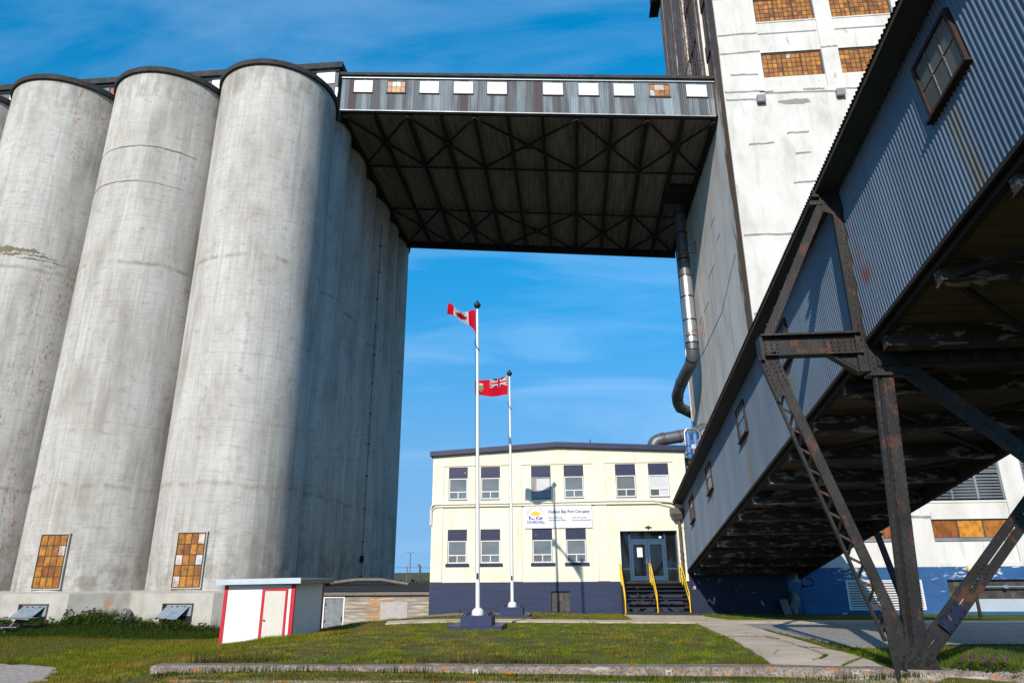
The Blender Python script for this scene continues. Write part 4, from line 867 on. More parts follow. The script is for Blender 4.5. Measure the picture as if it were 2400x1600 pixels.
# entrance stairs
st = thing('entrance_stairs', "black steel entrance stairs with three yellow handrails", 'stairs', (4.2, 38.6, .15))
sx0, sx1 = 2.68, 5.82
b = MB(); n = 8; y0, y1 = 37.25, 39.35; zb = .18
for i in range(n):
    z = zb+(1.72-zb)*(i+1)/n; y = y0+(y1-y0)*i/(n-1); b.box(sx0+.03, sx1-.03, y-.02, y+.25, z-.045, z)
b.build('tread', 'step_black', st)
b = MB(); b.box(sx0-.05, sx1+.1, 39.45, 40.33, 1.60, 1.70)
b.build('landing', 'step_black', st)
b = MB()
for x in (sx0, sx1): b.beam((x, y0-.1, zb-.02), (x, y1+.15, 1.58), .05, .28)
b.box(sx0-.1, sx0-.03, 39.3, 40.3, -.1, 1.6); b.box(sx1+.03, sx1+.12, 39.3, 40.3, -.1, 1.6)
b.beam((sx0+.05, 39.6, .2), (4.2, 39.6, 1.2), .06, .08); b.beam((sx1-.05, 39.6, .2), (4.3, 39.6, 1.2), .06, .08); b.beam((4.25, 39.6, .1), (4.25, 39.6, 1.6), .09, .09); b.beam((3.4, 39.6, .1), (3.4, 39.6, 1.6), .07, .07)
b.build('stringer', 'step_black', st)
b = MB(); b.box(sx0-.12, sx1+.5, 36.95, 37.45, tzf(4, 37.2)-.05, tzf(4, 37.2)+.13); b.build('base_slab', 'step_black', st)
for x in (2.55, 4.15, 5.76):
    b = MB(); z0 = zb+.1
    b.tube([(x, 37.25, z0), (x, 37.25, z0+.95), (x, 39.2, 2.62), (x, 39.95, 2.72), (x, 39.95, 1.7)], .028, 8)
    b.tube([(x, 39.2, 1.6), (x, 39.2, 2.62)], .026, 8); b.tube([(x, 37.25, z0+.5), (x, 39.2, 2.15), (x, 39.95, 2.25)], .02, 8)
    b.build('handrail', 'yellow_rail', st, smooth=40)
# annex between office and tower
ax = thing('annex', "dark navy annex wall under the conveyor gallery, corrugated above, between office and tower", 'annex', (9, 43, 0))
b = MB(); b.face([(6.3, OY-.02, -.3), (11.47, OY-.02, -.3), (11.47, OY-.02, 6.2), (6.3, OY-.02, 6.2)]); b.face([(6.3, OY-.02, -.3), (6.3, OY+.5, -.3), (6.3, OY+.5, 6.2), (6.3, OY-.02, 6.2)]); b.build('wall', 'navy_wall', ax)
b = MB(); corr(b, (6.63, OY+1.0, 6.0), (1, 0, 0), (0, 0, 1), (0, -1, 0), 4.84, 2.5, .16, .02, 6); b.build('cladding', 'gallery_sheet', ax, smooth=80)
b = MB(); b.box(6.55, 11.48, OY+.9, 54, 8.5, 8.62); b.build('roof', 'roof_black', ax)
b = MB(); b.box(11.52, 12.13, OY-.17, OY-.04, .35, 2.05); b.build('conduit_box', 'blue_wall', ax)
# pipework platform on the annex roof
pf = thing('filter_unit', "blue and steel pipework unit on a railed platform behind the office roof corner", 'pipework', (7.5, 42.4, 8.62))
b = MB(); b.box(6.85, 8.5, 41.7, 43.2, 8.64, 8.72); b.build('platform', 'frame_rust', pf)
b = MB()
for x in (6.9, 7.7, 8.45):
    b.beam((x, 41.75, 8.7), (x, 41.75, 9.75), .045, .045)
for z in (9.25, 9.72): b.beam((6.9, 41.75, z), (8.45, 41.75, z), .04, .04)
b.build('rail', 'copper_pipe', pf)
for (x, y, m) in ((7.28, 42.35, 'machine_blue'), (7.72, 42.5, 'machine_blue')):
    b = MB(); b.lathe(x, y, [(0, 8.72), (.2, 8.72), (.2, 10.15), (.15, 10.32), (0, 10.36)], 14); b.build('vessel', m, pf, smooth=40)
b = MB(); b.tube([(7.05, 42.1, 8.75), (7.05, 42.1, 10.35), (7.2, 42.1, 10.52), (7.7, 42.1, 10.52), (7.95, 42.1, 10.3), (7.95, 42.1, 8.8)], .055, 8); b.tube([(7.5, 42.0, 8.75), (7.5, 42.0, 9.6)], .05, 8); b.box(7.35, 7.62, 41.92, 42.1, 9.3, 9.52); b.ball((6.97, 42.0, 9.0), .13, 8); b.build('pipe', 'zinc_bright', pf, smooth=40)
b = MB(); b.tube([(8.2, 42.6, 8.8), (8.2, 42.6, 10.4), (8.5, 42.6, 10.6), (9.0, 42.6, 10.65)], .16, 10); b.build('duct', 'grey_duct', pf, smooth=40)
d2 = thing('roof_duct', "grey round duct crossing above the office roof towards the tower", 'duct', (6.4, 44.2, 9.3))
b = MB(); b.tube([(5.35, 44.2, 8.9), (5.35, 44.2, 9.75)]+arc((5.35, 44.2, 9.75), (5.4, 44.2, 10.22), (5.9, 44.2, 10.28))+[(7.4, 44.2, 10.5), (7.9, 44.3, 10.62), (8.6, 44.5, 10.9), (11.4, 44.6, 11.2)], .40, 16); b.build('pipe', 'grey_duct', d2, smooth=40)
for x, z in ((5.95, 10.285), (6.1, 10.305), (7.05, 10.445), (8.6, 10.9)):
    b = MB(); b.tube([(x-.03, 44.2 if x < 8 else 44.5, z), (x+.03, 44.2 if x < 8 else 44.5, z+.01)], .43, 16); b.build('joint_ring', 'frame_rust', d2, smooth=40)
# cable loop and plank at the foot of the tower
cl = thing('cable', "dark cable looping across the blue tower base beside the leaning plank", 'cable', (12.2, OY, 0))
b = MB(); b.tube([(12.1, 40.33, 1.80), (12.4, 40.33, 1.9), (12.75, 40.33, 1.87), (12.92, 40.33, 1.68), (12.85, 40.33, 1.5), (12.4, 40.33, 1.45), (12.17, 40.33, 1.36), (12.15, 40.33, .8), (12.2, 40.33, -.1)], .022, 6); b.box(12.27, 12.42, 40.3, 40.365, 1.4, 1.52); b.tube([(12.3, 40.335, 1.5), (12.3, 40.335, 2.1)], .018, 6); b.build('wire', 'girder_dark', cl)
o = MB(); o.hexa([(10.96, 39.55, .0), (11.38, 39.55, .0), (11.38, 39.62, .0), (10.96, 39.62, .0)], [(10.88, 39.98, .80), (11.28, 39.98, .84), (11.28, 40.05, .84), (10.88, 40.05, .80)])
tag(o.build('plank', 'wood_grey', org=(11.1, 39.6, 0)), "grey weathered plank leaning on the navy wall under the gallery", 'plank')
def lump(mb, c, r, sq, n=14):
    i0 = len(mb.v); mb.ball(c, r, n, sq); ph = [random.uniform(0, 6.28) for _ in range(6)]
    for i in range(i0, len(mb.v)):
        v = Vector(mb.v[i])-Vector(c); k = 1+.28*math.sin(v.x*9/r*.3+ph[0])*math.sin(v.z*7/r*.3+ph[1])+.16*math.sin(v.y*17/r*.3+v.z*13/r*.3+ph[2])+random.uniform(-.07, .07); mb.v[i] = tuple(Vector(c)+v*k)
o = MB(); lump(o, (11.66, 39.95, .62), .42, (.55, .5, 1.45))
tag(o.build('rubble', 'stone_grey', org=(11.6, 40, 0)), "rough lump of broken masonry beside the leaning plank", 'rubble')

# ------------------------------------------------------------------ inclined conveyor gallery on the right
GX0, GX1, GY, GZ, GS = 6.27, 12.27, 40.33, 2.30, .174
gd = Vector((0, -1, GS)).normalized(); gu = Vector((0, GS, 1)).normalized(); GL = 72.; GH = 3.57
G = lambda s, t, x: Vector((x, GY, GZ))+gd*s+gu*t           # along / up / across
sy = lambda y: (GY-y)*math.sqrt(1+GS*GS)
gl = thing('conveyor_gallery', "sloping corrugated conveyor gallery rising from the office towards the upper right corner", 'gallery', (9.3, 20, 0))
def gbox(mb, s0, s1, t0, t1, x0, x1):
    mb.hexa([G(s0, t0, x0), G(s0, t0, x1), G(s0, t1, x1), G(s0, t1, x0)], [G(s1, t0, x0), G(s1, t0, x1), G(s1, t1, x1), G(s1, t1, x0)])
b = MB(); corr(b, G(0, 0, GX0), gd, gu, (-1, 0, 0), GL, GH, .105, .017, 8); b.build('side_wall', 'gallery_sheet', gl, smooth=80)
b = MB(); gbox(b, 0, GL, 0, GH, GX1-.06, GX1); gbox(b, GL-.1, GL, 0, GH, GX0, GX1-.06); gbox(b, .0, .06, 0, GH, GX0+.03, GX1-.06); b.build('far_wall', 'gallery_sheet', gl)
b = MB(); gbox(b, 0.3, GL-.1, .03, .10, GX0+.04, GX1-.06); b.build('floor', 'gallery_floor', gl)
b = MB(); gbox(b, 0, GL, -.06, .02, GX0-.035, GX0+.03); b.build('drip_edge', 'girder_dark', gl)
# roof: flat soffit boards with a corrugated sheet roof over
b = MB(); gbox(b, -.3, GL+.3, GH-.05, GH, GX0-.50, GX0-.02); b.build('soffit', 'gallery_soffit', gl)
b = MB()
xm, hr = (GX0+GX1)/2, 1.3
for (xa, xb, ta, tb) in ((GX0-.56, xm, GH+.05, GH+hr), (xm, GX1+.56, GH+hr, GH+.05)):
    O = G(-.3, ta, xa); V = G(-.3, tb, xb)-O; vl = V.length; V = V/vl; Nn = gd.cross(V)
    corr(b, O, gd, V, Nn, GL+.6, vl, .105, .02, 6)
b.face([G(0, GH, GX0), G(0, GH, GX1), G(0, GH+hr, xm)]); b.face([G(GL, GH, GX0), G(GL, GH, GX1), G(GL, GH+hr, xm)])
b.build('roof', 'gallery_roof', gl, smooth=80)
b = MB(); gbox(b, -.3, GL+.3, GH-.07, GH+.03, GX0-.525, GX0-.50); b.build('eave_strip', 'frame_rust', gl)
b = MB()
for s in np.arange(.2, GL, .155):
    b.ball(G(s, GH-.075, GX0-.03), .022, 5)
struct(b.build('bolt_row', 'girder_dark', gl), 'stuff')
for i, s in enumerate(np.arange(1.2, 40, 2.35)):
    b = MB(); gbox(b, s-.09, s+.09, -.40, .03, GX0+.12, GX1-.12); gbox(b, s-.14, s+.14, -.42, -.40, GX0+.12, GX1-.12); b.build('floor_beam', 'peeling_beam', gl)
for x in (GX0+.16, GX1-.16):
    b = MB(); gbox(b, 0.2, GL, -.50 if x > 9 else -.16, -.0, x-.07, x+.07); b.build('edge_girder', 'girder_dark', gl)
for i, s in enumerate(np.arange(1.2, 38, 4.7)):
    for (xa, xb) in ((GX0+.3, GX1-.3), (GX1-.3, GX0+.3)):
        b = MB(); b.beam(G(s, -.30, xa), G(s+4.7, -.30, xb), .10, .10); b.build('cross_brace', 'girder_dark', gl)
for (y, t0) in ((9.62, 1.95), (19.25, 1.92), (24.85, 1.9), (31.7, 1.92), (36.95, 1.9)):
    s = sy(y)+.33; wd, ht = .54, 1.06; dark = y < 12
    P = lambda u, w_, o: G(u, w_, GX0-.018-o)
    b = MB()
    for (a0, a1, c0, c1) in ((s-wd-.07, s+wd+.07, t0-.09, t0), (s-wd-.07, s+wd+.07, t0+ht, t0+ht+.07), (s-wd-.07, s-wd, t0, t0+ht), (s+wd, s+wd+.07, t0, t0+ht)): gbox(b, a0, a1, c0, c1, GX0-.075, GX0+.02)
    gbox(b, s-wd-.12, s+wd+.12, t0-.14, t0-.09, GX0-.13, GX0+.02)
    f = b.build('window', 'maroon_wood', gl)
    g = MB(); gbox(g, s-wd, s+wd, t0, t0+ht, GX0-.035, GX0-.02); g.build('pane', 'glass_dim' if dark else 'glass_grey', f)
    g = MB()
    for k in (1, 2): gbox(g, s-wd+2*wd*k/3-.008, s-wd+2*wd*k/3+.008, t0, t0+ht, GX0-.05, GX0-.036)
    gbox(g, s-wd, s+wd, t0+ht/2-.009, t0+ht/2+.009, GX0-.052, GX0-.037); g.build('glazing_bars', 'wood_grey' if dark else 'frame_rust', f)

# ------------------------------------------------------------------ steel trestle carrying the gallery
TY = 14.2
tr = thing('steel_trestle', "riveted black steel trestle with lattice leg carrying the conveyor gallery in front", 'trestle', (6.0, TY, .58))
def rivets(mb, pts, r=.022):
    for p in pts: mb.ball(p, r, 6)
def channel(mb, p, q, w, h, fl=.05):
    """rolled channel: web plus two flanges facing the camera"""
    p, q = Vector(p), Vector(q); d = (q-p).normalized(); sd = Vector((0, 1, 0)).cross(d).normalized()
    mb.beam(p, q, h*.35, w, upv=sd)
    for k in (-1, 1):
        o = sd*(w/2-fl/2)*k-Vector((0, h*.33, 0)); mb.beam(p+o, q+o, h*.6, fl, upv=sd)
# main leg: two chords with a dark gap between
A, B = Vector((6.16, TY, .95)), Vector((6.50, TY, 6.55))
b = MB(); b.beam(A+Vector((.10, -.02, 0)), B+Vector((.10, -.02, 0)), .05, .24, upv=(1, 0, 0)); b.beam(A+Vector((-.02, .12, 0)), B+Vector((-.02, .12, 0)), .26, .03, upv=(1, 0, 0)); b.beam(A+Vector((.21, .12, 0)), B+Vector((.21, .12, 0)), .26, .03, upv=(1, 0, 0)); b.beam(A+Vector((-.13, .0, 0)), B+Vector((-.13, .0, 0)), .10, .06, upv=(1, 0, 0))
for k in np.linspace(.04, .96, 34):
    p = A.lerp(B, k); rivets(b, [p+Vector((.0, -.05, 0)), p+Vector((.2, -.05, 0)), p+Vector((-.13, -.055, .05))], .017)
b.build('leg', 'steel_black', tr)
# lattice leg to the outrigger
A, B = Vector((5.98, TY, 1.15)), Vector((4.30, TY, 6.62)); dv = (B-A).normalized(); nv = Vector((dv.z, 0, -dv.x))
if nv.x > 0: nv = -nv
b = MB(); b.beam(A, B, .05, .20, upv=nv); b.beam(A-nv*.09+Vector((0, .12, 0)), B-nv*.09+Vector((0, .12, 0)), .22, .025, upv=nv)
for k in np.linspace(.03, .97, 30): rivets(b, [A.lerp(B, k)+nv*.07+Vector((0, -.03, 0))], .015)
b.build('lattice_leg', 'steel_black', tr)
b = MB(); A2, B2 = A+nv*.30+Vector((0, .14, 0)), B+nv*.02+Vector((0, .14, 0)); A2 = A+nv*.27+Vector((0, .14, 0)); b2 = B+nv*.20+Vector((0, .14, 0))
b.beam(A2, b2, .10, .045, upv=nv)
nz_ = 13
for k in range(nz_):
    p = (A+nv*.08).lerp(B+nv*.08, (k+.1)/nz_)+Vector((0, .03, 0)); m1 = A2.lerp(b2, (k+.55)/nz_); q = (A+nv*.08).lerp(B+nv*.08, (k+1.1)/nz_)+Vector((0, .03, 0))
    b.beam(p, m1, .012, .055, upv=nv); b.beam(m1+Vector((0, -.025, 0)), q+Vector((0, -.025, 0)), .012, .055, upv=nv); rivets(b, [p+Vector((0, -.03, 0)), m1+Vector((0, -.04, 0))], .02)
b.build('lacing', 'steel_black', tr)
b = MB(); b.hexa([B+nv*.26+Vector((0, -.03, .05)), B-nv*.12+Vector((0, -.03, .05)), B-nv*.12+Vector((0, -.03, 0))-dv*.75, B+nv*.26+Vector((0, -.03, 0))-dv*.95], [B+nv*.26+Vector((0, .06, .05)), B-nv*.12+Vector((0, .06, .05)), B-nv*.12+Vector((0, .06, 0))-dv*.75, B+nv*.26+Vector((0, .06, 0))-dv*.95])
for k in range(7):
    for e in (.2, .05, -.06): rivets(b, [B+nv*e-dv*(.08+.1*k)+Vector((0, -.035, 0))])
b.build('gusset_plate', 'steel_black', tr)
# outrigger arm
b = MB(); b.box(4.14, 6.16, TY-.03, TY+.03, 6.62, 7.02); b.box(4.12, 6.16, TY-.17, TY+.14, 7.02, 7.06); b.box(4.18, 6.16, TY-.15, TY+.14, 6.585, 6.62); b.box(4.08, 4.14, TY-.14, TY+.16, 6.5, 7.0)
for x in (4.22, 4.34, 4.46, 5.45, 5.58, 5.71, 5.84, 5.97, 6.08):
    for z in (6.68, 6.77, 6.86, 6.95): rivets(b, [(x, TY-.035, z)])
b.build('outrigger_arm', 'steel_black', tr)
b = MB(); b.hexa([(5.58, TY-.02, 6.60), (6.2, TY-.02, 6.60), (6.2, TY-.02, 6.18), (6.08, TY-.02, 6.24)], [(5.58, TY+.03, 6.60), (6.2, TY+.03, 6.60), (6.2, TY+.03, 6.18), (6.08, TY+.03, 6.24)]); b.beam((5.5, TY+.05, 6.60), (6.1, TY+.05, 6.17), .2, .04); b.build('knee_plate', 'steel_black', tr)
# post against the wall and the raking strut of the A-shaped head
b = MB(); b.beam((6.155, TY, 6.2), (6.165, TY, 10.62), .16, .18, upv=(1, 0, 0)); b.beam((6.06, TY-.08, 6.2), (6.07, TY-.08, 10.5), .03, .05, upv=(1, 0, 0)); b.beam((6.245, TY-.09, 6.2), (6.255, TY-.09, 10.5), .03, .03, upv=(1, 0, 0))
for z in np.arange(6.4, 10.5, .16): rivets(b, [(6.16, TY-.085, z)], .016)
b.build('post', 'steel_black', tr)
b = MB(); b.beam((4.30, TY, 7.06), (6.02, TY, 10.45), .16, .17, upv=(-1, 0, .5)); b.beam((4.24, TY-.06, 7.12), (5.93, TY-.06, 10.45), .05, .03, upv=(-1, 0, .5))
for k in np.linspace(.05, .95, 9): rivets(b, [Vector((4.22, TY-.06, 7.12)).lerp(Vector((5.92, TY-.06, 10.45)), k)], .035)
b.build('raking_strut', 'steel_black', tr)
b = MB(); b.hexa([(5.80, TY-.09, 9.95), (6.25, TY-.09, 9.75), (6.25, TY-.09, 10.5), (6.0, TY-.09, 10.5)], [(5.80, TY-.07, 9.95), (6.25, TY-.07, 9.75), (6.25, TY-.07, 10.5), (6.0, TY-.07, 10.5)]); b.box(6.0, 6.27, TY-.12, TY+.1, 10.5, 10.64)
b.box(5.66, 6.02, TY-.1, TY+.12, 10.30, 10.36); b.box(5.70, 6.02, TY-.06, TY+.06, 10.36, 10.52); b.box(5.58, 5.95, TY-.1, TY+.12, 10.10, 10.2)
for k in range(10): rivets(b, [(6.0+.2*random.random(), TY-.095, 9.9+.06*k)], .018)
b.build('head_plate', 'steel_black', tr)
# node plate below the wall, where the braces start
b = MB(); b.hexa([(6.26, TY-.06, 6.16), (6.92, TY-.06, 6.16), (6.75, TY-.06, 6.62), (6.26, TY-.06, 6.98)], [(6.26, TY-.02, 6.16), (6.92, TY-.02, 6.16), (6.75, TY-.02, 6.62), (6.26, TY-.02, 6.98)]); b.box(6.2, 7.1, TY-.12, TY+.16, 6.10, 6.16)
for k in range(4):
    for e in range(3): rivets(b, [(6.34+.13*k, TY-.065, 6.26+.12*e)])
f_ = b.build('node_plate', 'steel_black', tr); f_['label'] = "node plate with red primer showing"
b = MB(); b.box(6.4, 12.4, TY-.10, TY+.14, 6.30, 6.62)
for x in np.arange(6.9, 12, .45): b.box(x, x+.12, TY-.16, TY-.10, 6.32, 6.5)
b.build('cross_girder', 'girder_dark', tr)
# X braces towards the far leg
for nm, p, q in (('diagonal_brace', (6.45, TY-.02, 6.75), (12.9, TY-.02, .66)), ('diagonal_brace', (6.22, TY+.08, .72), (12.6, TY+.08, 7.5))):
    p, q = Vector(p), Vector(q); d = (q-p).normalized(); n_ = Vector((-d.z, 0, d.x)); b = MB()
    for e in (-.095, .095):
        b.beam(p+n_*e, q+n_*e, .03, .165, upv=n_); b.beam(p+n_*e+Vector((0, .06, 0)), q+n_*e+Vector((0, .06, 0)), .03, .10, upv=n_)
    Ld = (q-p).length
    for k in np.arange(.9, Ld-.5, 1.25):
        c = p+d*k; b.beam(c-d*.16, c+d*.16, .02, .2, upv=n_)
        rivets(b, [c+n_*e+d*g+Vector((0, -.03, 0)) for e in (-.06, .06) for g in (-.1, 0, .1)], .018)
    b.build(nm, 'steel_black', tr)
b = MB(); q = Vector((6.22, TY-.0, .72)); d = Vector((6.38, 0, 6.78)).normalized(); n_ = Vector((-d.z, 0, d.x)); c = q+d*1.05; b.beam(c-d*.27, c+d*.27, .03, .25, upv=n_)
rivets(b, [c+n_*e+d*g+Vector((0, -.03, 0)) for e in (-.09, .09) for g in (-.22, -.08, .08, .22)]); b.build('splice_plate', 'steel_blue', tr)
# base: gusset plates and rivets
b = MB(); b.hexa([(5.72, TY-.10, .40), (6.58, TY-.10, .40), (6.46, TY-.10, .82), (6.36, TY-.10, .98), (6.02, TY-.10, .98), (5.80, TY-.10, 1.65), (5.66, TY-.10, 1.60)], [(5.72, TY-.06, .40), (6.58, TY-.06, .40), (6.46, TY-.06, .82), (6.36, TY-.06, .98), (6.02, TY-.06, .98), (5.80, TY-.06, 1.65), (5.66, TY-.06, 1.60)])
b.box(5.72, 6.58, TY-.05, TY+.26, .40, .62)
for k in range(46): rivets(b, [(random.uniform(5.84, 6.42), TY-.105, random.uniform(.5, .92))], .024)
for k in range(8): rivets(b, [(5.62+.02*k, TY-.105, 1.80-.14*k)], .022)
b.build('base_plate', 'steel_black', tr)
# the far leg of the same bent and slimmer posts of the next bents
b = MB(); b.beam((12.95, TY, .4), (12.55, TY, 6.5), .3, .3); b.build('leg', 'steel_black', tr)
for lb, y in (("slim dark steel post under the far edge of the gallery, behind the trestle", 29.5),):
    p_ = thing('support_post', lb, 'post', (12.7, y, .4)); zt = GZ+GS*(GY-y)-.5
    b = MB(); b.beam((12.9, y, .2), (12.15, y, zt), .16, .20, upv=(1, 0, 0)); b.build('column', 'steel_black', p_)
    b = MB(); b.box(12.0, 12.32, y-.12, y+.12, zt-.12, zt+.02); b.build('cap_plate', 'steel_black', p_)

# ------------------------------------------------------------------ low weathered building and white shed
lw = thing('low_building', "low weathered board building with black felt roof between silos and office", 'low building', (-12.2, 43, -1.0))
b = MB(); holed(b, lambda u, w_, d: (u, 41.5+d, w_), -16.9, -8.15, -1.4, 1.10, [(-14.60, -13.32, -1.1, 1.03), (-11.2, -9.6, -.26, .72)], .12); b.build('wall', 'board_wall', lw)
b = MB()
for k, (x0, x1) in enumerate(((-16.9, -14.1), (-14.1, -13.2), (-13.2, -11.5), (-11.5, -9.4), (-9.4, -8.15))): b.box(x0+.004, x1-.004, 41.30-.01*(k % 2), 41.5, 1.10, 1.31)
b.build('fascia', 'wood_grey', lw)
b = MB(); b.hexa([(-16.9, 41.2, 1.315), (-8.15, 41.2, 1.315), (-8.15, 47, 1.60), (-16.9, 47, 1.60)], [(-16.9, 41.2, 1.36), (-8.15, 41.2, 1.36), (-8.15, 47, 1.68), (-16.9, 47, 1.68)]); b.build('roof', 'felt_roof', lw)
b = MB(); b.box(-14.60, -14.52, 41.46, 41.56, -1.1, 1.03); b.box(-13.40, -13.32, 41.46, 41.56, -1.1, 1.03); b.box(-14.52, -13.40, 41.46, 41.56, .95, 1.03); b.build('door_frame', 'white_paint', lw)
b = MB(); b.box(-14.52, -13.965, 41.54, 41.60, -1.1, .95); b.box(-13.955, -13.40, 41.54, 41.60, -1.1, .95); b.box(-13.99, -13.93, 41.52, 41.54, -1.1, .95); d_ = b.build('door', 'door_grey', lw)
b = MB(); b.tube([(-13.47, 41.5, -.35), (-13.47, 41.46, -.2), (-13.47, 41.5, -.05)], .03, 6); b.build('door_handle', 'frame_rust', d_)
b = MB(); b.box(-14.55, -14.42, 41.5, 41.545, .55, .65); b.box(-14.55, -14.42, 41.5, 41.545, -.35, -.25); b.build('hinge', 'frame_rust', d_)
b = MB(); b.box(-11.2, -9.6, 41.47, 41.60, -.26, .72); b.box(-11.25, -9.55, 41.40, 41.5, -.32, -.265); b.build('boarded_window', 'plywood', lw)
pp = MB(); pp.tube([(-16.9, 45, 1.60), (-15.4, 45, 1.72), (-13.8, 45, 1.90), (-12.2, 45, 1.90), (-11.2, 45, 1.74), (-10.4, 45, 1.62)], .15, 10)
tag(pp.build('roof_pipe', 'downpipe_brown', org=(-13, 45, 1.6), smooth=40), "dark bowed pipe lying along the felt roof of the low building", 'pipe')
sh = thing('shed', "small white shed with red trim, cream door and pale flat roof on the lawn slope", 'shed', (-10.75, 25.4, -.1))
X0, X1, Y0, Y1, ZB = -11.93, -9.48, 24.0, 26.85, -.45
b = MB(); b.box(X0, X1, Y0, Y1, ZB, 1.98); b.build('wall', 'white_paint', sh)
for (a, c, e, f) in ((X0-.02, X0+.10, Y0-.025, Y0+.10), (X1-.11, X1+.025, Y0-.026, Y0+.06), (X1-.07, X1+.02, Y1-.10, Y1+.02), (X0-.02, X0+.10, Y1-.1, Y1+.02)):
    b = MB(); b.box(a, c, e, f, ZB, 1.975); b.build('corner_trim', 'red_trim', sh)
b = MB(); b.box(-10.60, -10.51, Y0-.035, Y0, ZB, 1.86); b.box(-9.78, -9.705, Y0-.035, Y0, ZB, 1.86); b.box(-10.51, -9.78, Y0-.035, Y0, 1.79, 1.86); b.build('door_trim', 'red_trim', sh)
b = MB(); b.box(-10.51, -9.78, Y0-.012, Y0, ZB, 1.79)
for (z0, z1) in ((1.42, 1.66), (.82, 1.34), (.02, .70)):
    for (x0, x1) in ((-10.43, -10.19), (-10.11, -9.87)):
        for (a, c, e, f) in ((x0, x1, z0, z0+.025), (x0, x1, z1-.025, z1), (x0, x0+.025, z0+.025, z1-.025), (x1-.025, x1, z0+.025, z1-.025)): b.box(a, c, Y0-.017, Y0-.012, e, f)
d_ = b.build('door', 'door_cream', sh)
b = MB(); b.ball((-10.45, Y0-.06, .86), .035, 8); b.tube([(-10.45, Y0-.06, .86), (-10.45, Y0-.01, .86)], .015, 6); b.build('door_handle', 'brass', d_, smooth=60)
b = MB(); b.hexa([(X0-.22, Y0-.32, 1.985), (X1+.30, Y0-.32, 2.02), (X1+.30, Y1+.25, 1.985), (X0-.22, Y1+.25, 1.985)], [(X0-.22, Y0-.32, 2.16), (X1+.30, Y0-.32, 2.20), (X1+.30, Y1+.25, 2.15), (X0-.22, Y1+.25, 2.15)]); r_ = b.build('roof', 'tin_pale', sh)
b = MB(); b.box(X1+.301, X1+.312, Y0-.31, Y1+.24, 1.995, 2.14); b.build('fascia', 'board_tan', r_)

# ------------------------------------------------------------------ flagpoles, pedestals, flags
def pedestal(x, y, z, label, w1, w2):
    p = thing('pole_pedestal', label, 'pedestal', (x, y, z), 'blue flagpole pedestals')
    b = MB(); b.box(x-w2, x+w2, y-.9, y+.9, z-.25, z+.14); b.build('lower_step', 'ped_blue', p)
    b = MB(); b.box(x-w1, x+w1, y-.55, y+.55, z+.14, z+.42); b.build('upper_block', 'ped_blue', p)
    for (a, c) in ((-.36, -.38), (-.36, .0), (.36, -.38), (.36, .0), (-.36, .38), (.36, .38)):
        b = MB(); b.lathe(x+a, y+c, [(.085, z+.42), (.085, z+.45), (.06, z+.50), (0, z+.52)], 10); b.build('bolt_cap', 'ped_blue', p, smooth=50)
def flagpole(x, y, z0, zt, lean, label, r0):
    p = thing('flagpole', label, 'flagpole', (x, y, z0), 'white flagpoles on blue pedestals')
    xt = x+lean; at = lambda z: x+lean*(z-z0)/(zt-z0)
    b = MB(); b.tube([(x, y, z0), (at(z0+4), y, z0+4), (at(zt-.55), y, zt-.55), (at(zt-.2), y, zt-.2)], [r0, r0*.85, r0*.55, r0*.4], 16); b.build('shaft', 'pole_white', p, smooth=40)
    b = MB(); b.lathe(x, y, [(.20, z0), (.20, z0+.05), (.19, z0+.13), (.13, z0+.2), (r0+.005, z0+.22)], 20); b.build('base_collar', 'pole_white', p, smooth=30)
    b = MB(); b.lathe(xt, y, [(.03, zt-.28), (.05, zt-.25), (.10, zt-.21), (.130, zt-.155), (.135, zt-.11), (.115, zt-.065), (.07, zt-.02), (.03, zt+.02), (.012, zt+.08), (0, zt+.09)], 20); b.build('finial', 'black_gloss', p, smooth=50)
    zs = zt-1.5; b = MB(); b.tube([(at(zs)-.08, y-.06, zs), (at(zs-.25)-.07, y-.08, zs-.2), (at(zs-.4)+.02, y-.09, zs-.38), (at(zs-.5)+.09, y-.08, zs-.46)], .018, 6)
    b.tube([(at(zt-.3)-.07, y-.03, zt-.3), (at(zs)-.08, y-.03, zs), (x-r0-.02, y-.03, z0+1.3)], .006, 5); b.build('halyard', 'black_gloss', p)
    b = MB(); b.box(x-.03-r0*.2, x+.03-r0*.2, y-r0-.03, y-r0+.02, z0+1.12, z0+1.3); b.build('cleat', 'black_gloss', p)
pedestal(-3.17, 23.9, .58, "larger blue concrete pedestal on the lawn holding the taller flagpole", .50, .86)
pedestal(-2.75, 32.2, .44, "blue concrete pedestal near the office wall holding the shorter flagpole", .50, .80)
flagpole(-3.18, 23.9, 1.0, 12.03, -.11, "tall white flagpole with black finial flying the red and white maple leaf flag", .075)
flagpole(-2.75, 32.2, .86, 11.68, -.06, "white flagpole nearer the office flying the red ensign", .075)
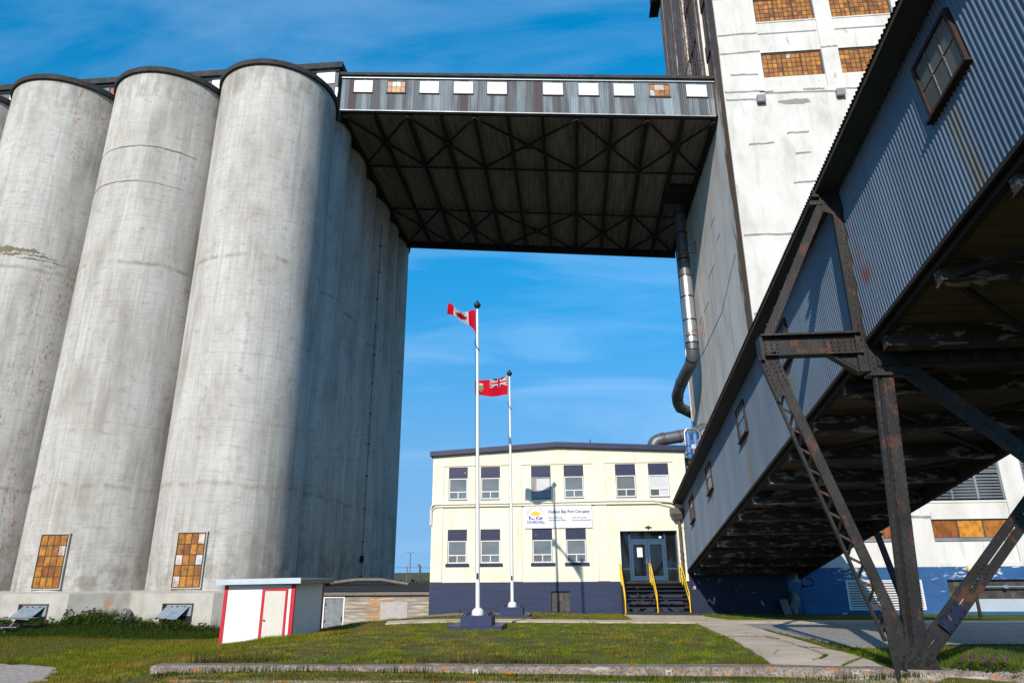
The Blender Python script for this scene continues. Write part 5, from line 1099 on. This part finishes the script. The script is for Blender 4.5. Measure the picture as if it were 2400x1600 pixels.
def cloth(name, label, tops, bots, colf, nu=56, nv=30, ripple=.05, seed=0):
    b = MB(); T = np.array(tops); Bt = np.array(bots); k = np.linspace(0, 1, len(tops)); V = []
    def sm(A, u): # smooth interpolation (Catmull-like via cubic polyfit per axis)
        return np.array([np.polyval(np.polyfit(k, A[:, i], min(4, len(k)-1)), u) for i in range(3)])
    for j in range(nv+1):
        for i in range(nu+1):
            u, v = i/nu, j/nv; p = sm(T, u)*(1-v)+sm(Bt, u)*v
            p[1] += ripple*u**.6*math.sin(9*u+3.2*v+seed)+ripple*.5*math.sin(19*u-5*v+seed*2)*u
            p[2] += ripple*.25*math.sin(11*u+seed)*u
            V.append(tuple(p))
    b.v = V
    for j in range(nv):
        for i in range(nu):
            b.f.append((j*(nu+1)+i, j*(nu+1)+i+1, (j+1)*(nu+1)+i+1, (j+1)*(nu+1)+i)); b.c.append(colf((i+.5)/nu, (j+.5)/nv))
    return tag(b.build(name, 'flag_cloth', org=tops[0], smooth=80), label, 'flag')
def inpoly(x, y, P):
    r = False
    for (a, c), (e, f) in zip(P, P[1:]+P[:1]):
        if (c > y) != (f > y) and x < (e-a)*(y-c)/(f-c)+a: r = not r
    return r
RED, WHT, NVY = (.60, .006, .022), (.72, .72, .72), (.012, .025, .10)
leafp = [(x, y*.95) for x, y in leaf]
def canada(u, v):
    if u < .25 or u > .75: return RED
    return RED if inpoly((u-.5)*4/1.7, (.5-v)*2.0/1.55, leafp) else WHT
def ensign(u, v):
    if u < .015: return WHT
    if u < .48 and v < .5:
        x, y = (u-.0)/.48-.5, v/.5-.5; ax, ay = abs(x)*2, abs(y)
        if abs(x) < .05 or abs(y) < .10: return RED
        if abs(x) < .085 or abs(y) < .17: return WHT
        d = min(abs(y-x), abs(y+x))
        return RED if d < .038 else WHT if d < .11 else NVY
    if .66 < u < .86 and .22 < v < .80:
        if v < .36: return WHT if abs(u-.76) < .07 and int(u*60) % 2 else RED
        if abs(u-.76) < .085 and (v < .62 or abs(u-.76) < .085*(.80-v)/.18): return (.05, .22, .06) if int(u*50+v*30) % 4 else (.5, .45, .2)
    return RED
cloth('flag', "red and white maple leaf flag twisting out to the left of the taller pole", [(-3.36, 23.9, 11.69), (-3.68, 24.2, 11.79), (-4.02, 24.52, 11.92), (-4.35, 24.75, 12.27), (-4.63, 25.05, 12.49)], [(-3.32, 23.9, 10.69), (-3.66, 24.32, 11.27), (-4.09, 24.97, 11.7), (-4.38, 25.05, 11.94), (-4.67, 25.15, 12.06)], canada, ripple=.045, seed=1.)
cloth('flag', "red ensign with union canton and green shield on the shorter pole", [(-2.86, 32.2, 11.45), (-3.37, 32.3, 11.36), (-3.84, 32.15, 11.26), (-4.22, 32.32, 11.3), (-4.52, 32.25, 11.24)], [(-2.88, 32.2, 10.5), (-3.37, 32.3, 10.47), (-3.80, 32.15, 10.41), (-4.2, 32.32, 10.54), (-4.50, 32.25, 10.52)], ensign, nu=90, nv=50, ripple=.035, seed=2.3)
# ------------------------------------------------------------------ small things
bn = thing('bench', "low navy bench against the office wall behind the taller flagpole", 'bench', (-5.4, 39.6, .1))
b = MB(); b.box(-6.5, -4.0, 39.35, 39.8, .34, .42); b.build('seat', 'ped_blue', bn)
for x in (-6.3, -4.2):
    b = MB(); b.box(x-.1, x+.1, 39.4, 39.75, -.1, .34); b.build('leg', 'ped_blue', bn)
pt = thing('picnic_table', "weathered grey picnic table in the weeds at the left edge", 'picnic table', (-28.2, 33.0, -.4))
zg = -.38
b = MB()
for k in range(5): b.box(-30.2, -25.7, 32.62+.16*k, 32.76+.16*k, zg+.76, zg+.80)
b.build('tabletop', 'wood_grey', pt)
for y in (32.2, 33.55):
    b = MB(); b.box(-30.2, -25.9, y, y+.26, zg+.42, zg+.46); b.build('bench_seat', 'wood_grey', pt)
for x in (-29.6, -26.6):
    b = MB(); b.beam((x, 32.1, zg), (x, 33.1, zg+.76), .09, .05); b.build('leg', 'wood_grey', pt)
    b = MB(); b.beam((x+.06, 33.95, zg), (x+.06, 32.95, zg+.76), .09, .05); b.build('leg', 'wood_grey', pt)
    b = MB(); b.box(x-.03, x+.03, 32.2, 33.8, zg+.36, zg+.42); b.build('crossbar', 'wood_grey', pt)
lp = thing('lamp_post', "short dark lamp post with a globe in front of the blue tower base", 'lamp post', (18.4, 35.2, .05))
b = MB(); b.tube([(18.42, 35.2, -.1), (18.42, 35.2, 1.25)], .075, 10); b.tube([(18.42, 35.2, 1.25), (18.40, 35.2, 2.05)], .035, 8); b.build('post', 'steel_black', lp, smooth=40)
b = MB(); b.ball((18.40, 35.2, 2.28), .17, 12, (1, 1, 1.15)); b.build('globe', 'lamp_globe', lp, smooth=60)
b = MB(); b.lathe(18.40, 35.2, [(.05, 1.98), (.15, 2.12), (.15, 2.16), (.1, 2.17)], 12); b.build('collar', 'black_gloss', lp, smooth=40)
sl = thing('street_lamp', "tall thin double headed street lamp far away beyond the low building", 'street lamp', (-34.5, 150, -.75))
b = MB(); b.tube([(-34.5, 150, -.8), (-34.5, 150, 6.2)], .09, 6); b.build('pole', 'grey_duct', sl)
for e in (-1, 1):
    b = MB(); b.beam((-34.5, 150, 6.15), (-34.5+.6*e, 150, 6.3), .1, .08); b.box(-34.5+.6*e-.25, -34.5+.6*e+.25, 149.85, 150.15, 6.22, 6.36); b.build('lamp_head', 'grey_duct', sl)
up_ = thing('utility_pole', "pale distant utility pole with a wire beside the far street lamp", 'pole', (-35.6, 152, -.75))
b = MB(); b.tube([(-35.6, 152, -.8), (-35.6, 152, 3.5)], .12, 6); b.box(-36.1, -35.1, 151.9, 152.1, 3.2, 3.32); b.build('pole', 'wood_grey', up_)
b = MB(); b.tube([(-60, 152, 3.35), (-48, 152, 3.15), (-35.6, 152, 3.3), (-24, 152, 3.05), (-10, 152, 3.2)], .03, 4); b.build('wire', 'girder_dark', up_)
tp = thing('vent_pipe', "dark hooked pipe standing near the office corner against the sky", 'pipe', (-10.4, 48, 1.6))
b = MB(); b.tube([(-10.35, 48, .5), (-10.35, 48, 2.72), (-10.4, 48, 2.80), (-10.52, 48, 2.78)], .06, 8); b.build('pipe', 'downpipe_brown', tp, smooth=40)

# ------------------------------------------------------------------ vegetation
def blades(name, n, region, h, wd, cols, keep=None, lean=.35, label=None, stems=None):
    """n thin triangular blades standing on the terrain inside region(n)->x,y"""
    x, y = region(n)
    if keep is not None: k = keep(x, y); x, y = x[k], y[k]
    n = len(x); z = tz(x, y)-.02; hh_ = h(x, y)*rng.uniform(.55, 1.25, n); a = rng.uniform(0, 2*np.pi, n); la = rng.uniform(0, 2*np.pi, n); ln = rng.uniform(0, lean, n)*hh_
    w2 = wd*rng.uniform(.6, 1.3, n)/2
    V = np.empty((n, 3, 3)); V[:, 0] = np.c_[x-np.cos(a)*w2, y-np.sin(a)*w2, z]; V[:, 1] = np.c_[x+np.cos(a)*w2, y+np.sin(a)*w2, z]; V[:, 2] = np.c_[x+np.cos(la)*ln, y+np.sin(la)*ln, z+hh_]
    me = bpy.data.meshes.new(name); me.vertices.add(3*n); me.vertices.foreach_set('co', V.ravel().astype(np.float32))
    me.loops.add(3*n); me.loops.foreach_set('vertex_index', np.arange(3*n, dtype=np.int32)); me.polygons.add(n); me.polygons.foreach_set('loop_start', np.arange(0, 3*n, 3, dtype=np.int32)); me.polygons.foreach_set('loop_total', np.full(n, 3, dtype=np.int32))
    C = cols(x, y, rng.uniform(0, 1, n)); C = np.clip(C*rng.uniform(.7, 1.3, (n, 1)), 0, 1)
    at = me.attributes.new('col', 'FLOAT_COLOR', 'FACE'); at.data.foreach_set('color', np.c_[C, np.ones(n)].astype(np.float32).ravel())
    me.materials.append(MATS['foliage']); me.update(calc_edges=True)
    o = bpy.data.objects.new(name, me); COL.objects.link(o); return struct(o, 'stuff', label)
def inside_any(x, y, polys):
    r = np.zeros(len(x), bool)
    for P in polys:
        q = np.zeros(len(x), bool)
        for (a, c), (e, f) in zip(P, np.roll(P, -1, 0)):
            m = (c > y) != (f > y); q ^= m & (x < (e-a)*(y-c)/np.where(f == c, 1e-9, f-c)+a)
        r |= q
    return r
def vn(x, y, s, seed=0):
    """cheap smooth value noise"""
    r = np.random.default_rng(seed); k = r.normal(0, 1, (14, 2))*s; p = r.uniform(0, 6.28, 14)
    return sum(np.sin(x*k[i, 0]+y*k[i, 1]+p[i]) for i in range(14))/5.3
PED = [np.array([(-4.03, 23.0), (-2.31, 23.0), (-2.31, 24.8), (-4.03, 24.8)]), np.array([(-3.55, 31.3), (-1.95, 31.3), (-1.95, 33.1), (-3.55, 33.1)]), np.array([(-11.9, 24), (-9.66, 24), (-9.66, 26.85), (-11.9, 26.85)])]
def keep_lawn(x, y):
    k = ~inside_any(x, y, POLY+PED); ky = kerb_y(x)
    k &= ~((x > -8.6) & (x < 12.7) & (y > ky-.26) & (y < ky+.43)); k &= ~((y > 40.3) & (x > -16.9)); k &= ~((y > 36.3) & (x < -16)); k &= ~((x > 2.4) & (x < 6.4) & (y > 36.9))
    return k
def near_box(x0, x1, y0, y1, p=1.6):
    return lambda n: (rng.uniform(x0, x1, n), y0+(y1-y0)*rng.uniform(0, 1, n)**p)
def lawn_cols(x, y, t):
    a = np.clip(.5+.4*vn(x, y, .8, 3)+.35*vn(x, y, 3.0, 5)+.45*vn(x, y, 9., 15), 0, 1.15)[:, None]; g = np.array([.085, .135, .004])*(1-t[:, None])+np.array([.20, .235, .014])*t[:, None]; br_ = np.array([.25, .165, .040])
    green = np.clip((x+2)/7, 0, 1)[:, None]; dry = np.clip(a*1.25-.30-.40*green, 0, .9)
    return (g*(1-dry)+br_*dry)*(1+.45*vn(x, y, 7., 41))[:, None].clip(.45, 1.6)
blades('grass', 330000, near_box(-17, 9, 14.6, 40.3), lambda x, y: .05+.045*np.clip(vn(x, y, 6., 8), -.3, 1)+.03*np.clip(vn(x, y, 1.5, 8), 0, 1)+.06*np.clip((-x-8)/4, 0, 1), .017, lawn_cols, keep_lawn, label="short mown lawn grass around the flagpoles")
blades('grass', 70000, near_box(6.0, 24, 14.2, 40.3, 1.5), lambda x, y: .09+.08*np.clip((18-y)/4, 0, 1), .016, lambda x, y, t: np.array([.05, .10, .012])*(1-t[:, None])+np.array([.10, .15, .03])*t[:, None], keep_lawn, label="green verge grass below the gallery")
blades('grass', 60000, near_box(-14, 7, 11.5, 14.6, 1), lambda x, y: .03+.04*np.clip(vn(x, y, 2., 11), 0, 1)+np.where(x < -8.6, .07, 0), .014, lawn_cols, keep_lawn, label="rough grass in front of the kerb")
blades('grass', 230000, near_box(-38, -9, 14.6, 36.2, .9), lambda x, y: .085+.06*np.clip(vn(x, y, 1.2, 12), 0, 1), .018, lambda x, y, t: (np.array([.095, .112, .009])*(1-t[:, None])+np.array([.19, .155, .032])*t[:, None])*(1-.25*np.clip((y-28)/6, 0, 1)[:, None]), keep_lawn, label="dry field grass left of the shed")
def bank_h(x, y):
    e = np.clip((y-31.2)/3.5, 0, 1); return .12+e*(.35+.42*np.clip(vn(x, y, .55, 21)+.25, 0, 1.3))*np.where((x > -27.6) & (x < -21), 1.1, .85)
blades('tall_weeds', 95000, near_box(-40, -16.2, 31, 36.25, .75), bank_h, .035, lambda x, y, t: np.array([.018, .048, .007])*(1-t[:, None])+np.array([.06, .085, .016])*t[:, None], keep_lawn, lean=.5, label="tall dark green weeds along the foot of the silos")
blades('tall_weeds', 6000, near_box(-40, -16.4, 33, 36.2, .7), lambda x, y: .75+.35*np.clip(vn(x, y, .6, 4), -.4, 1), .018, lambda x, y, t: np.array([.07, .05, .025])*np.ones((len(x), 1)), lambda x, y: keep_lawn(x, y) & (rng.uniform(0, 1, len(x)) < .35+.4*vn(x, y, .7, 2)), lean=.3, label="brown seed stalks sticking out of the weeds")
blades('tall_weeds', 6000, near_box(-8.0, 12, 14.6, 15.05, 1), lambda x, y: .10+.22*np.clip(vn(x, y, 2.2, 31)-.1, 0, 1), .016, lambda x, y, t: np.array([.045, .07, .014])*(1-t[:, None])+np.array([.13, .09, .04])*t[:, None], lambda x, y: keep_lawn(x, y) & (vn(x, y, 2.2, 31) > .05), label="weeds growing along the kerb edges")
blades('tall_weeds', 14000, near_box(-12.4, -7.5, 23.0, 24.02, 1), lambda x, y: .14+.12*np.clip(vn(x, y, 2., 33), 0, 1), .014, lawn_cols, lambda x, y: ~inside_any(x, y, PED), label="unmown grass in front of the shed")
def along(lines, spread=.025):
    def f(n):
        X_, Y_ = [], []
        for Ln in lines:
            P = np.array(Ln); seg = np.hypot(*np.diff(P, axis=0).T); k = rng.uniform(0, seg.sum(), n//len(lines)); cs = np.r_[0, np.cumsum(seg)]
            X_.append(np.interp(k, cs, P[:, 0])); Y_.append(np.interp(k, cs, P[:, 1]))
        x, y = np.concatenate(X_), np.concatenate(Y_); w_ = spread*(.5+np.abs(vn(x, y, 3, 9)))
        return x+rng.normal(0, 1, len(x))*w_, y+rng.normal(0, 1, len(x))*w_
    return f
blades('crack_grass', 9000, along([[(3.79, 20.2), (4.58, 20.4), (5.13, 20.6), (5.32, 19.87)], [(5.1, 20.6), (5.23, 18.75), (5.19, 17.9), (5.22, 17.5), (5.21, 16.07), (4.71, 15.44)], [(5.13, 17.7), (5.76, 17.44), (5.79, 16.94)], [(4.92, 14.61), (5.33, 15.16), (5.82, 15.77)], [(5.7, 17.2), (5.85, 20), (5.95, 24)], [(5.21, 16.2), (5.1, 15.9), (4.9, 15.6)]]), lambda x, y: np.full(len(x), .075), .014, lambda x, y, t: np.array([.05, .065, .006])*(1-t[:, None])+np.array([.10, .085, .02])*t[:, None], None, label="grass growing in the cracks of the concrete path")
blades('tall_weeds', 1500, along([[(-8.3, 14.05), (6.2, 14.05)]], .04), lambda x, y: .08+.12*np.clip(vn(x, y, 4, 77), 0, 1), .016, lambda x, y, t: np.array([.045, .07, .012])*np.ones((len(x), 1)), None, label="low weeds at the bottom of the kerb face")
# flowering clump beside the trestle
def leafcloud(mb, c, rad, n, size, cols, flat=.8):
    for _ in range(n):
        while True:
            d = np.array([random.uniform(-1, 1) for _ in range(3)])
            if d@d < 1: break
        p = Vector((c[0]+d[0]*rad[0], c[1]+d[1]*rad[1], c[2]+d[2]*rad[2])); a = Vector([random.gauss(0, 1) for _ in range(3)]).normalized(); e = a.orthogonal().normalized(); f = a.cross(e); s = size*random.uniform(.5, 1.3)
        col = random.choice(cols); k = random.uniform(.7, 1.25); mb.face([p-e*s, p+f*s*.55, p+e*s, p-f*s*.55], tuple(min(1, x*k) for x in col))
GRN = [(.03, .065, .012), (.045, .09, .016), (.025, .05, .01), (.07, .09, .02)]
for i, (x, y, lb) in enumerate(((6.95, 14.15, "purple flowering weed just right of the trestle foot"), (7.25, 14.0, "purple flowering weed in the middle of the small clump by the kerb"), (7.58, 13.95, "purple flowering weed at the lower right, farthest from the trestle foot"))):
    f = thing('flowering_weed', lb, 'flower', (x, y, .55), 'purple flowering weeds')
    b = MB(); leafcloud(b, (x, y, .62), (.22, .18, .16), 260, .03, GRN); b.build('leaves', 'foliage', f)
    b = MB()
    for k in range(3): leafcloud(b, (x+random.uniform(-.12, .12), y+random.uniform(-.1, .1), .80+random.uniform(-.04, .05)), (.035, .035, .06), 46, .014, [(.22, .03, .20), (.30, .05, .27), (.15, .02, .14)])
    b.build('blossom', 'foliage', f)
b = MB()
for x in np.arange(-60, -8, .8):
    leafcloud(b, (x, 118+random.uniform(-3, 3), -.1), (1.1, 1.0, .9+.5*random.random()), 60, .25, [(.02, .028, .012), (.035, .045, .016), (.05, .045, .02)])
struct(b.build('far_bushes', 'foliage'), 'stuff', "dark line of low bushes on the horizon beside the office")
# fallen wall rubble at the silo foot between the weeds
b = MB()
lump(b, (-22.9, 35.6, .1), .5, (1.1, .7, .9), 18)
tag(b.build('rubble', 'stone_grey', org=(-22.9, 35.7, -.2)), "pale heap of rubble in the weeds between the two silo plinths", 'rubble')
# a dry dead twig on the lawn
b = MB()
for e in (-.12, .05, .2): b.tube([(-7.0, 16.2, .5), (-7.0-e*.6, 16.2, .68), (-7.0-e*1.5, 16.2, .82)], [.012, .009, .004], 5)
tag(b.build('dead_weed', 'frame_rust', org=(-7, 16.2, .5)), "dry brown dead weed standing on the lawn near the kerb", 'weed')

b = MB()
for _ in range(90):
    x = random.choice((random.gauss(-23.6, 1.7), random.gauss(-19.6, .9), random.uniform(-34, -17), random.gauss(-29.5, 1.3))); y = random.uniform(33.9, 35.9); hgt = random.uniform(.25, .62)*(1.25 if -26.2 < x < -22 else .8)
    if x < -40 or x > -17.2: continue
    z = tzf(x, y); leafcloud(b, (x, y, z+hgt*.75), (.42, .32, hgt), 120, .075, [(.016, .042, .006), (.028, .062, .008), (.045, .08, .012), (.06, .075, .016)])
struct(b.build('tall_weeds', 'foliage'), 'stuff', "leafy weed clumps heaped against the silo plinths")
